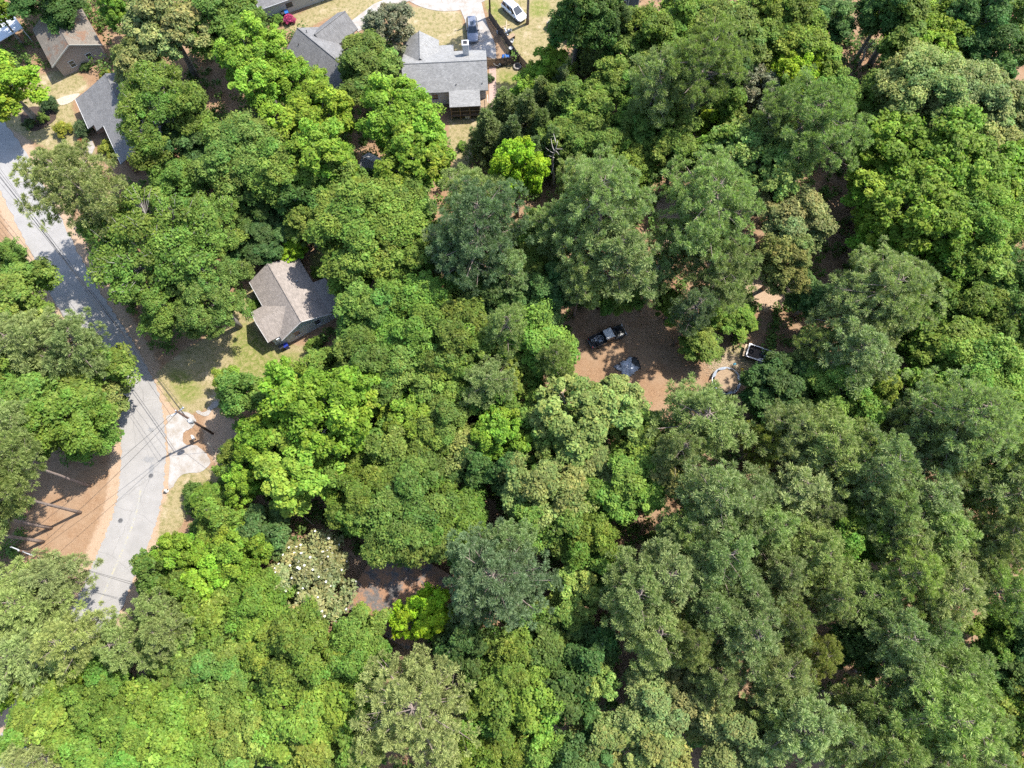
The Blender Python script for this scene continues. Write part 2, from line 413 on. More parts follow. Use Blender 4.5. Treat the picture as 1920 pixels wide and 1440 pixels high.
def ribbon(line, offs, z):
    b = MB(); n = len(offs); vs = []
    for i, p in enumerate(line):
        d = (line[min(i + 1, len(line) - 1)] - line[max(i - 1, 0)]); d.z = 0; d.normalize(); s = Vector((d.y, -d.x, 0))
        for o in offs: vs.append((p.x + s.x * o, p.y + s.y * o, z))
    b.add(vs, [(i * n + k, i * n + k + 1, (i + 1) * n + k + 1, (i + 1) * n + k) for i in range(len(line) - 1) for k in range(n - 1)])
    return b
rnd = random.Random(11)
def ragged(line, hw, z, amp=0.16):
    """road bed with slightly broken edges"""
    b = MB(); vs = []
    fine = smooth_line(line[::3], 8)
    for i, p in enumerate(fine):
        d = (fine[min(i + 1, len(fine) - 1)] - fine[max(i - 1, 0)]); d.z = 0; d.normalize(); s = Vector((d.y, -d.x, 0))
        for o in (-hw + rnd.uniform(-amp, amp), 0, hw + rnd.uniform(-amp, amp)): vs.append((p.x + s.x * o, p.y + s.y * o, z))
    b.add(vs, [(i * 3 + k, i * 3 + k + 1, (i + 1) * 3 + k + 1, (i + 1) * 3 + k) for i in range(len(fine) - 1) for k in (0, 1)])
    return b
def road_mat():
    m, t, b = nodes_of('road_asphalt')
    tc = N(t, 'ShaderNodeTexCoord')
    def noise(scale, det, rough=0.65, stretch=None):
        n = N(t, 'ShaderNodeTexNoise'); n.inputs['Scale'].default_value = scale; n.inputs['Detail'].default_value = det; n.inputs['Roughness'].default_value = rough
        L(t, tc.outputs['Object'], n.inputs['Vector']); return n.outputs['Fac']
    a = ramp(t, [(0.3, alb((0.292, 0.278, 0.262))), (0.7, alb((0.365, 0.347, 0.328)))]); L(t, noise(0.5, 6), a.inputs[0])
    f = ramp(t, [(0.25, (0.86, 0.86, 0.86)), (0.75, (1.12, 1.12, 1.12))]); L(t, noise(14, 4, 0.8), f.inputs[0])
    mx = N(t, 'ShaderNodeMix', data_type='RGBA', blend_type='MULTIPLY'); mx.inputs[0].default_value = 1
    L(t, a.outputs[0], mx.inputs[6]); L(t, f.outputs[0], mx.inputs[7])
    v = N(t, 'ShaderNodeTexVoronoi', feature='DISTANCE_TO_EDGE'); v.inputs['Scale'].default_value = 0.22
    nn = N(t, 'ShaderNodeTexNoise'); nn.inputs['Scale'].default_value = 0.8; L(t, tc.outputs['Object'], nn.inputs['Vector'])
    mm = N(t, 'ShaderNodeMix', data_type='VECTOR'); mm.inputs[0].default_value = 0.35
    L(t, tc.outputs['Object'], mm.inputs[4]); L(t, nn.outputs['Color'], mm.inputs[5]); L(t, mm.outputs[1], v.inputs['Vector'])
    cr = ramp(t, [(0.0, (0.62, 0.62, 0.62)), (0.006, (1, 1, 1))]); L(t, v.outputs['Distance'], cr.inputs[0])
    m3 = N(t, 'ShaderNodeMix', data_type='RGBA', blend_type='MULTIPLY'); m3.inputs[0].default_value = 0.7
    L(t, mx.outputs[2], m3.inputs[6]); L(t, cr.outputs[0], m3.inputs[7])
    L(t, m3.outputs[2], b.inputs['Base Color']); b.inputs['Roughness'].default_value = 0.9
road_mat()
tag(ragged(ROAD, 3.0, 0.012).build('road', 'road_asphalt'), 'pale worn asphalt road curving past the wooded lots', kind='structure')
def line_mat():
    m, t, b = nodes_of('worn_line')
    tc = N(t, 'ShaderNodeTexCoord'); n = N(t, 'ShaderNodeTexNoise'); n.inputs['Scale'].default_value = 2.2; n.inputs['Detail'].default_value = 9; n.inputs['Roughness'].default_value = 0.8
    L(t, tc.outputs['Object'], n.inputs['Vector'])
    r = ramp(t, [(0.50, alb((0.335, 0.325, 0.31))), (0.68, alb((0.50, 0.43, 0.20)))]); L(t, n.outputs['Fac'], r.inputs[0])
    L(t, r.outputs[0], b.inputs['Base Color']); b.inputs['Roughness'].default_value = 0.8
line_mat()
k0 = min(range(len(ROAD)), key=lambda i: (ROAD[i] - W(263, 915)).length); k1 = min(range(len(ROAD)), key=lambda i: (ROAD[i] - W(150, 1210)).length)
tag(ribbon(ROAD[k0:k1], (-0.13, 0.13), 0.017).build('road_marking', 'worn_line'), 'worn yellow centre line on the lower road bend', kind='structure')
k2 = min(range(len(ROAD)), key=lambda i: (ROAD[i] - W(205, 655)).length); k3 = min(range(len(ROAD)), key=lambda i: (ROAD[i] - W(236, 705)).length)
tag(ribbon(ROAD[k2:k3 + 1], (-0.12, 0.12), 0.017).build('road_marking', 'worn_line'), 'short faded yellow centre line on the upper road', kind='structure')

def sheet(name, m, pts, z, label, wob=0.0, sub=1):
    P = [Vector((*p, 0)) for p in poly_px(pts)]
    if sub > 1: P = smooth_line(P + [P[0]], sub)[:-1]
    if wob: P = [p + Vector((rnd.uniform(-wob, wob), rnd.uniform(-wob, wob), 0)) for p in P]
    return tag(MB().prism([(p.x, p.y) for p in P], z - 0.10, z).build(name, m), label, kind='structure')
zz = lambda x, y: (280 + x / 6.545, 700 + y / 6.545)
sheet('driveway', 'concrete', [zz(*p) for p in [(205, 525), (300, 490), (440, 470), (540, 520), (575, 590), (520, 670), (430, 720), (410, 800), (440, 870), (580, 890), (700, 990), (745, 1100), (620, 1210), (440, 1230), (345, 1300), (285, 1400), (235, 1390), (250, 1100), (235, 950), (205, 650), (225, 610)]], 0.022,
      'pale concrete driveway apron beside the road bend', 0.06, 4)
sheet('driveway', 'concrete', [zz(*p) for p in [(570, 470), (600, 450), (680, 480), (740, 400), (800, 340), (850, 350), (850, 400), (770, 460), (700, 530), (620, 510)]], 0.026,
      'broken strip of pale concrete north of the utility pole', 0.12, 3)
cc, rr = W(840, -66), None
rr = (W(840, 21) - cc).length
tag(MB().prism([(cc.x + rr * math.cos(a), cc.y + rr * math.sin(a)) for a in np.linspace(0, 2 * math.pi, 48, endpoint=False)], -0.08, 0.014).build('road', 'concrete'), 'pale round turning circle at the end of a street', kind='structure')
sheet('driveway', 'concrete', [(862, 15), (872, 38), (877, 70), (878, 104), (912, 106), (931, 113), (929, 84), (914, 48), (902, 2), (880, 2)], 0.024, 'white concrete driveway under the grey car')
sheet('driveway', 'concrete', [(655, 42), (700, 8), (760, -18), (790, -8), (728, 18), (690, 48), (672, 60)], 0.024, 'white concrete driveway leading to the turning circle')
sheet('path', 'paver', [(917, 122), (930, 122), (931, 208), (917, 208)], 0.03, 'pink paved path along the side of the grey-roofed porch house')
sheet('path', 'concrete', [(163, 266), (172, 262), (178, 276), (172, 290), (166, 288), (164, 276)], 0.03, 'short pale concrete path to the front step')
sheet('path', 'gravel', [(104, 187), (130, 178), (150, 176), (134, 191), (114, 197)], 0.024, 'pale gravel strip beside the dark-roofed house', 0.05, 3)
sheet('flower_bed', 'mulch', [(38, 215), (60, 200), (95, 205), (105, 220), (90, 235), (60, 246), (42, 232)], 0.03, 'dark mulch bed around the leaning tree', 0.05, 4)

# ------------------------------------------------------------------ tree prototypes (meshes shared by all trees of a shape)
def unit(a): return a / np.maximum(np.linalg.norm(a, axis=-1, keepdims=True), 1e-9)
def leaf_quads(P, Nn, size, rng, aspect=0.62):
    a = unit(np.cross(Nn, unit(rng.normal(size=P.shape)))); b = np.cross(Nn, a)
    s = size[:, None]
    v = np.stack([P - a * s, P - b * s * aspect, P + a * s, P + b * s * aspect], 1)
    v[:, 0] -= Nn * s * 0.18; v[:, 2] -= Nn * s * 0.18
    return v.reshape(-1, 3), np.arange(len(P) * 4).reshape(-1, 4)
def limb(b, p0, p1, r0, r1, rng, sag=0.12, n=5, seg=4):
    p0, p1 = np.array(p0, float), np.array(p1, float); l = np.linalg.norm(p1 - p0)
    off = rng.normal(size=3) * l * 0.05; pts = []
    for i in range(seg + 1):
        t = i / seg; q = p0 + (p1 - p0) * t + off * math.sin(math.pi * t) + np.array([0, 0, -sag * l * math.sin(math.pi * t) * 0.5])
        pts.append(q)
    b.tube(pts, [r0 + (r1 - r0) * i / seg for i in range(seg + 1)], n)
    return pts
def broad(seed, R, H, lobes=13, lr=(0.30, 0.42), clumps=17, cr=(0.12, 0.18), leaves=85, ls=0.21, zc=0.66, rz=0.30, flat=0.62, low=-0.35, inner=700, twigs=2, bark='bark_grey', lm='leaf_broad', open_=1.0, flowers=0):
    rng = np.random.default_rng(seed); leaves = int(leaves * 1.75); ls = ls * 0.72
    ph = rng.random(4) * 6.28
    k = np.arange(lobes) + 0.5
    dz = low + (1 - low) * k / lobes; az = k * 2.39996 + rng.normal(size=lobes) * 0.25
    hr = np.sqrt(np.clip(1 - np.clip(dz, -0.2, 1) ** 2, 0.05, 1))
    wob = 1 + 0.20 * np.sin(2 * az + ph[0]) + 0.16 * np.sin(3 * az + ph[1]) + 0.08 * rng.normal(size=lobes)
    lc = np.stack([np.cos(az) * hr * R * 0.64 * wob, np.sin(az) * hr * R * 0.64 * wob, H * zc + dz * H * rz * 0.68], 1)
    lc *= 1 + rng.normal(size=(lobes, 1)) * 0.05
    lrad = R * rng.uniform(*lr, size=lobes)
    ld = unit(lc - np.array([0, 0, H * zc * 0.92]))
    nC = lobes * clumps
    li = np.repeat(np.arange(lobes), clumps)
    d = unit(unit(rng.normal(size=(nC, 3))) + 0.55 * ld[li] + np.array([0, 0, 0.35]))
    sc = np.array([1, 1, min(1.0, H * rz / R * 1.05)])
    cp = lc[li] + d * (lrad[li] * rng.uniform(0.62, 1.08, size=nC))[:, None] * sc
    crad = R * rng.uniform(*cr, size=nC) * rng.choice([0.7, 1.0, 1.0, 1.25], size=nC)
    cp += unit(rng.normal(size=(nC, 3))) * (crad * (rng.random(nC) < 0.3))[:, None]
    ctint = rng.uniform(0.76, 1.22, size=nC) * rng.uniform(0.84, 1.16, size=lobes)[li]; lwarm = rng.normal(0, 0.07, size=lobes)[li] + rng.normal(0, 0.05, size=nC)
    ci = np.repeat(np.arange(nC), leaves); M = len(ci)
    q = unit(rng.normal(size=(M, 3))) * (rng.uniform(0.15, 1, size=M) ** 0.55)[:, None]
    P = cp[ci] + q * crad[ci][:, None] * np.array([1.15, 1.15, flat])
    Nn = unit(q * 0.75 + np.array([0, 0, 0.85]) + rng.normal(size=(M, 3)) * 0.42)
    size = ls * np.exp(rng.normal(0, 0.32, size=M))
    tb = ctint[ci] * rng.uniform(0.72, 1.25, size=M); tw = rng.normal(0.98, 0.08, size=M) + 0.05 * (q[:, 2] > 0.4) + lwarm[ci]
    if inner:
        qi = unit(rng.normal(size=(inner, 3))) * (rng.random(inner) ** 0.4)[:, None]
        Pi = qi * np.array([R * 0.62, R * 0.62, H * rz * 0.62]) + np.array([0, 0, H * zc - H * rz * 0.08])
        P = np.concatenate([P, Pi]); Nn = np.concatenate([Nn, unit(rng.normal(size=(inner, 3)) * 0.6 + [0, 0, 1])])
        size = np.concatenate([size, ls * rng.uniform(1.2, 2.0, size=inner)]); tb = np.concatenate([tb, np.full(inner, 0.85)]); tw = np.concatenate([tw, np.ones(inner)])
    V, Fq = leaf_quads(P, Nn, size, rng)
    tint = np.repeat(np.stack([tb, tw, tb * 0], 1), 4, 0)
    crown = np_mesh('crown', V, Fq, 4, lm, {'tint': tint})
    b = MB(); top = np.array([0.0, 0.0, H * zc])
    r0 = 0.045 * R + 0.012 * H
    tp = [(0, 0, -0.3), (rng.normal() * 0.1, rng.normal() * 0.1, H * 0.18), (rng.normal() * 0.15, rng.normal() * 0.15, H * (zc - rz * 0.75)), tuple(top)]
    b.tube(tp, [r0 * 1.25, r0, r0 * 0.85, r0 * 0.35], 8)
    for i in range(lobes):
        s0 = np.array(tp[2]) * (1 - (t := rng.uniform(0, 0.7))) + top * t
        pts = limb(b, s0, lc[i] + np.array([0, 0, lrad[i] * 0.1]), r0 * 0.42, 0.05, rng)
        for j in rng.choice(np.where(li == i)[0], min(twigs, clumps), replace=False):
            limb(b, pts[-2], cp[j] + np.array([0, 0, crad[j] * 0.5 * open_]), 0.055, 0.018, rng, n=4, seg=3)
    trunk = b.mesh('trunk', bark, True)
    out = {'crown': crown, 'trunk': trunk, 'R': R, 'H': H}
    if flowers:
        f = MB(); sel = rng.permutation(nC); sel = [j for j in sel if d[j][2] > -0.15][:flowers]
        for j in sel:
            c = cp[j] + d[j] * crad[j] * 0.95; s = rng.uniform(0.11, 0.18)
            ax = unit(d[j] + np.array([0, 0, 0.6])); e1 = unit(np.cross(ax, [0.3, 1, 0.2])); e2 = np.cross(ax, e1)
            for q6 in range(6):
                t = q6 * math.pi / 3; o1 = e1 * math.cos(t) + e2 * math.sin(t); o2 = e2 * math.cos(t) - e1 * math.sin(t)
                f.add([c, c + o1 * s * 0.6 + o2 * s * 0.35 + ax * s * 0.3, c + o1 * s + ax * s * 0.55, c + o1 * s * 0.6 - o2 * s * 0.35 + ax * s * 0.3], [(0, 1, 2, 3)])
        out['flowers'] = f.mesh('flowers', 'petal')
    return out
def pine(seed, R, H, zb=0.5, nb=64, puff=(0.5, 0.8), blades=80, dens=1.7, width=0.036, cone=False, bark='bark_pine', bare=8):
    rng = np.random.default_rng(seed)
    b = MB(); lean = rng.normal(size=2) * 0.02 * H
    ax = lambda z: np.array([lean[0] * (z / H) ** 1.5, lean[1] * (z / H) ** 1.5, z])
    r0 = 0.0115 * H + 0.015 * R
    b.tube([ax(max(z, 0.0)) + (np.array([0, 0, -0.3]) if z < 0 else 0) for z in (-0.1, H * 0.1, H * 0.3, H * 0.55, H * 0.8, H * 0.97)], [r0 * 1.3, r0, r0 * 0.86, r0 * 0.66, r0 * 0.38, 0.04], 8)
    pp, pr, pt, po = [], [], [], []
    ph = rng.random(3) * 6.28
    for i in range(nb):
        t = ((i + rng.random()) / nb) ** (0.95 if cone else 0.85); z = H * (zb + (1 - zb) * t * 0.97); az = i * 2.39996 + rng.normal() * 0.35
        if cone: l = R * (1.02 - t) ** 0.85
        else: l = R * (math.sin(math.pi * (0.24 + 0.72 * t)) ** 0.75)
        l *= rng.uniform(0.72, 1.12) * (1 + 0.18 * math.sin(2 * az + ph[0]) + 0.1 * math.sin(3 * az + ph[1]))
        l = max(l, 0.35); rise = (0.30 if cone else rng.uniform(0.02, 0.28)) * l; o = np.array([math.cos(az), math.sin(az), 0.0]); s_ = np.array([-o[1], o[0], 0])
        base = ax(z); pos = lambda s: base + o * l * s + np.array([0, 0, rise * s * s + 0.04 * l * s])
        b.tube([pos(0), pos(0.5), pos(0.92)], [0.03 + 0.018 * l, 0.02 + 0.01 * l, 0.02], 4, False)
        n = int(2 + l * dens * (1.6 if cone else 1.0))
        for kx in range(n):
            s = 1.0 - 0.72 * (kx / max(n, 1)) ** 1.1 + rng.normal() * 0.04
            side = rng.normal() * 0.20 * l * (1.15 - abs(s - 0.65))
            p = pos(s) + s_ * side + np.array([0, 0, rng.normal() * 0.10 * l * 0.6 + 0.12])
            pp.append(p); pr.append(rng.uniform(*puff)); pt.append(rng.uniform(0.76, 1.2)); po.append(o)
            if kx and rng.random() < 0.35: b.tube([pos(s * 0.8), p], [0.025, 0.012], 3, False)
    for i in range(bare):
        az = rng.random() * 6.28; z = H * rng.uniform(0.3, zb + 0.25); l = rng.uniform(0.3, 0.75) * R * 0.6
        e = ax(z) + np.array([math.cos(az) * l, math.sin(az) * l, rng.uniform(-0.1, 0.25) * l]); limb(b, ax(z), e, 0.045, 0.014, rng, 0.05, 4, 3)
    pp, pr, pt, po = map(np.array, (pp, pr, pt, po)); nP = len(pp)
    ci = np.repeat(np.arange(nP), blades); M = len(ci)
    d = unit(unit(rng.normal(size=(M, 3))) + np.array([0, 0, 0.62]) + 0.35 * po[ci])
    r = pr[ci] * rng.uniform(0.7, 1.1, size=M)
    w = unit(np.cross(d, rng.normal(size=(M, 3)))) * (width * rng.uniform(0.7, 1.3, size=M))[:, None]
    c0 = pp[ci] + d * (r * 0.18)[:, None]; c1 = pp[ci] + d * (r * 0.72)[:, None]; tip = pp[ci] + d * r[:, None]
    V = np.stack([c0 - w * 0.6, c1 - w, tip, c1 + w, ], 1).reshape(-1, 3)
    F4 = np.arange(M * 4).reshape(-1, 4)
    tb = pt[ci] * rng.uniform(0.75, 1.2, size=M)
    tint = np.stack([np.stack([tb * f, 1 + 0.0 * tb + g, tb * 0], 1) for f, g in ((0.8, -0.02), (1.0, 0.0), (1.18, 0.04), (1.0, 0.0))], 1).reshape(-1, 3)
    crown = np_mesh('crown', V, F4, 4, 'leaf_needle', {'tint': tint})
    return {'crown': crown, 'trunk': b.mesh('trunk', bark, True), 'R': R, 'H': H}
PROTO = {
    # broadleaf shapes: a small, b medium, c large
    'ba': [broad(1, 3.0, 10, 9, clumps=15, leaves=70, ls=0.19, cr=(0.16, 0.24)), broad(2, 3.0, 10, 10, clumps=14, leaves=70, ls=0.17, cr=(0.15, 0.22))],
    'bb': [broad(3, 5.0, 14.5, 13, clumps=17, leaves=95, ls=0.20), broad(4, 5.0, 14.5, 15, clumps=16, leaves=90, ls=0.19, lr=(0.26, 0.36)), broad(5, 5.0, 14.5, 12, clumps=20, leaves=85, ls=0.21, cr=(0.11, 0.17))],
    'bc': [broad(6, 8.0, 17.5, 19, clumps=24, leaves=105, ls=0.22, lr=(0.24, 0.34), cr=(0.085, 0.13), inner=1500), broad(7, 8.0, 17.5, 22, clumps=22, leaves=100, ls=0.21, lr=(0.22, 0.32), cr=(0.085, 0.13), inner=1500)],
    # open spreading oak with bare branches showing
    'oo': [broad(8, 8.0, 13.5, 24, clumps=11, leaves=80, ls=0.185, lr=(0.20, 0.30), cr=(0.08, 0.125), low=0.0, zc=0.68, rz=0.24, inner=60, twigs=9, flat=0.5, bark='bark_grey', open_=1.7),
           broad(9, 8.0, 15, 22, clumps=18, leaves=90, ls=0.18, lr=(0.20, 0.30), cr=(0.08, 0.12), zc=0.68, rz=0.28, inner=500, twigs=7, flat=0.5, bark='bark_grey', open_=1.3)],
    # coarse bright clusters (sweetgum, tulip)
    'st': [broad(10, 5.0, 15, 15, clumps=13, leaves=62, ls=0.25, lr=(0.26, 0.38), cr=(0.10, 0.155), flat=0.75, rz=0.33), broad(11, 5.0, 15, 17, clumps=12, leaves=64, ls=0.24, lr=(0.24, 0.36), cr=(0.10, 0.15), flat=0.8, rz=0.34),
           broad(12, 7.0, 17, 20, clumps=18, leaves=66, ls=0.26, lr=(0.22, 0.33), cr=(0.08, 0.125), flat=0.75, rz=0.33, inner=1100)],
    'mg': [broad(13, 5.0, 11, 14, clumps=18, leaves=60, ls=0.21, cr=(0.11, 0.17), lm='leaf_waxy', zc=0.58, rz=0.40, low=-0.6, flowers=95, bark='bark_grey', twigs=4),
           broad(14, 5.0, 12, 14, clumps=17, leaves=62, ls=0.21, cr=(0.10, 0.16), lm='leaf_waxy', zc=0.58, rz=0.40, low=-0.6, inner=300, twigs=7)],
    'sh': [broad(15, 1.5, 2.2, 8, clumps=11, leaves=34, ls=0.11, lr=(0.34, 0.46), cr=(0.2, 0.28), zc=0.45, rz=0.5, low=-0.5, inner=250, flat=0.8, twigs=0), broad(16, 1.5, 2.2, 9, clumps=10, leaves=34, ls=0.12, lr=(0.32, 0.44), cr=(0.2, 0.28), zc=0.45, rz=0.5, low=-0.5, inner=250, flat=0.8, twigs=0)],
    'pp': [pine(31, 4.2, 19, nb=42, zb=0.55), pine(21, 4.2, 19, nb=46), pine(22, 4.2, 19, nb=50, zb=0.48), pine(23, 4.2, 19, nb=44, zb=0.53)],
    'pq': [pine(32, 6.8, 21, nb=56, zb=0.58, puff=(0.5, 0.85)), pine(24, 6.8, 21, nb=60, puff=(0.55, 0.85), blades=84), pine(25, 6.8, 21, nb=66, puff=(0.5, 0.8), zb=0.55, blades=80), pine(27, 6.8, 21, nb=62, puff=(0.55, 0.9), zb=0.46, blades=80)],
    'py': [pine(28, 2.2, 9, zb=0.08, nb=64, puff=(0.4, 0.6), blades=62, cone=True, dens=1.4, bare=0), pine(29, 2.2, 9, zb=0.1, nb=60, puff=(0.4, 0.62), blades=62, cone=True, dens=1.4, bare=0)],
}
# kind: (shape choice, leaf colour, plain colour words, tree word, height rule)
KIND = {
    'P': ('pine', (0.200, 0.248, 0.085), 'olive green', 'pine'), 'L': ('pine', (0.215, 0.250, 0.085), 'pale olive', 'pine'),
    'Q': ('pine', (0.145, 0.190, 0.088), 'blue-grey green', 'pine'), 'T': ('pine', (0.200, 0.215, 0.050), 'yellowish', 'pine'),
    'p': ('py', (0.140, 0.185, 0.068), 'dark green', 'young cone-shaped pine'),
    'D': ('broad', (0.109, 0.170, 0.028), 'mid green', 'broadleaf tree'), 'K': ('broad', (0.062, 0.115, 0.028), 'dark green', 'broadleaf tree'),
    'F': ('broad', (0.122, 0.192, 0.030), 'fresh green', 'broadleaf tree'),
    'Y': ('broad', (0.128, 0.190, 0.032), 'yellow-green', 'broadleaf tree'), 'B': ('st', (0.140, 0.218, 0.023), 'bright green', 'sweetgum tree'),
    'S': ('st', (0.155, 0.212, 0.052), 'pale green', 'sweetgum tree'), 'A': ('st', (0.175, 0.255, 0.014), 'lime green', 'maple tree'),
    'G': ('broad', (0.170, 0.205, 0.060), 'pale grey-green', 'broadleaf tree'), 'O': ('oo', (0.110, 0.168, 0.032), 'mid green', 'spreading oak with bare grey branches'),
    'M': ('mg0', (0.170, 0.180, 0.060), 'pale green', 'magnolia covered in white flowers'), 'm': ('mg1', (0.130, 0.150, 0.070), 'dull dark', 'magnolia with pale leaf undersides'),
    's': ('sh', (0.110, 0.170, 0.030), 'green', 'shrub'), 'y': ('sh', (0.230, 0.235, 0.030), 'yellow-green', 'shrub'), 'k': ('sh', (0.055, 0.085, 0.028), 'dark green', 'shrub'),
    'r': ('sh', (0.22, 0.02, 0.028), 'deep red', 'shrub'),
}
rt = random.Random(5)
TREES = []
def plant(px, py, rpx, kind, H=None, base=None, zf=None, label=None, group=None, flat=1.0, rot=None, var=None):
    shape, col, word, noun = KIND[kind]
    if shape == 'pine': rpx *= 0.95
    R = rpx * 0.078; hv = rt.uniform(0.86, 1.16)
    for _ in range(4):
        if shape == 'pine': h = H or 11.5 + R * 1.45
        elif shape == 'py': h = H or 3.2 + R * 2.4
        elif shape == 'sh': h = H or R * 1.35
        elif shape.startswith('mg'): h = H or 5 + R * 1.3
        else: h = H or 7.0 + R * 1.3
        if not H: h *= hv
        f = zf or {'pine': 0.74, 'py': 0.5, 'sh': 0.5}.get(shape, 0.68)
        if base:
            q = W(*base); best = None
            for k in range(10, 260):
                z = k * 0.1; u, v = proj((q.x, q.y, z)); e = (u - px) ** 2 + (v - py) ** 2
                if best is None or e < best[0]: best = (e, z)
            if not H: h = best[1] / f
            c = Vector((q.x, q.y, best[1]))
        else: c = W(px, py, h * f)
        R = rpx * depth(c) / FPX
    if shape == 'pine': key = 'pp' if R < 5.3 else 'pq'
    elif shape == 'broad': key = 'ba' if R < 3.6 else ('bb' if R < 6.4 else 'bc')
    elif shape.startswith('mg'): key = 'mg'
    else: key = shape
    pl = PROTO[key]
    if key == 'mg': pr = pl[int(shape[-1])]
    elif key == 'st': pr = pl[2] if R > 6 else rt.choice(pl[:2])
    else: pr = rt.choice(pl) if var is None else pl[var]
    small = shape in ('sh',)
    name = {'pine': 'pine_tree', 'py': 'young_pine', 'sh': 'shrub', 'mg0': 'magnolia_tree', 'mg1': 'magnolia_tree', 'oo': 'oak_tree', 'st': 'sweetgum_tree'}.get(shape, 'broadleaf_tree')
    if kind == 'A': name = 'maple_tree'
    e = empty(name, (c.x, c.y, 0), rot if rot is not None else rt.uniform(0, 6.28))
    dr = float(road_dist(np.array(c.x), np.array(c.y)))
    if dr < 4.2 and not base:
        i = int(np.argmin(np.hypot(RXY[:, 0] - c.x, RXY[:, 1] - c.y))); a = RXY[max(i - 1, 0)]; b_ = RXY[min(i + 1, len(RXY) - 1)]
        n_ = np.array([b_[1] - a[1], a[0] - b_[0]]); n_ /= np.linalg.norm(n_); sgn = 1 if (c.x - RXY[i][0]) * n_[0] + (c.y - RXY[i][1]) * n_[1] >= 0 else -1
        mvd = n_ * sgn * (4.5 - dr); e.location = (c.x + mvd[0], c.y + mvd[1], 0)
        tl = Vector((0, 0, 1)).rotation_difference(Vector((-mvd[0], -mvd[1], h * f)).normalized())
        e.rotation_euler = (tl @ Matrix.Rotation(e.rotation_euler.z, 3, 'Z').to_quaternion()).to_euler()
    e.scale = (R / pr['R'], R / pr['R'] * rt.uniform(0.94, 1.06), h / pr['H'] * flat)
    cr = bpy.data.objects.new('crown', pr['crown']); C.objects.link(cr); cr.parent = e
    j = rt.uniform(0.82, 1.18); wj = rt.uniform(0.92, 1.10)
    cr.color = (col[0] * j * wj, col[1] * j, col[2] * j * rt.uniform(0.85, 1.2), 1)
    tr = bpy.data.objects.new('trunk', pr['trunk']); C.objects.link(tr); tr.parent = e
    if 'flowers' in pr:
        fl = bpy.data.objects.new('flowers', pr['flowers']); C.objects.link(fl); fl.parent = e; tag(fl, 'white open blossoms scattered over the crown', kind='stuff')
    e['category'] = 'shrub' if small else 'tree'
    TREES.append((e, px, py, R, h, kind, label, group))
    return e
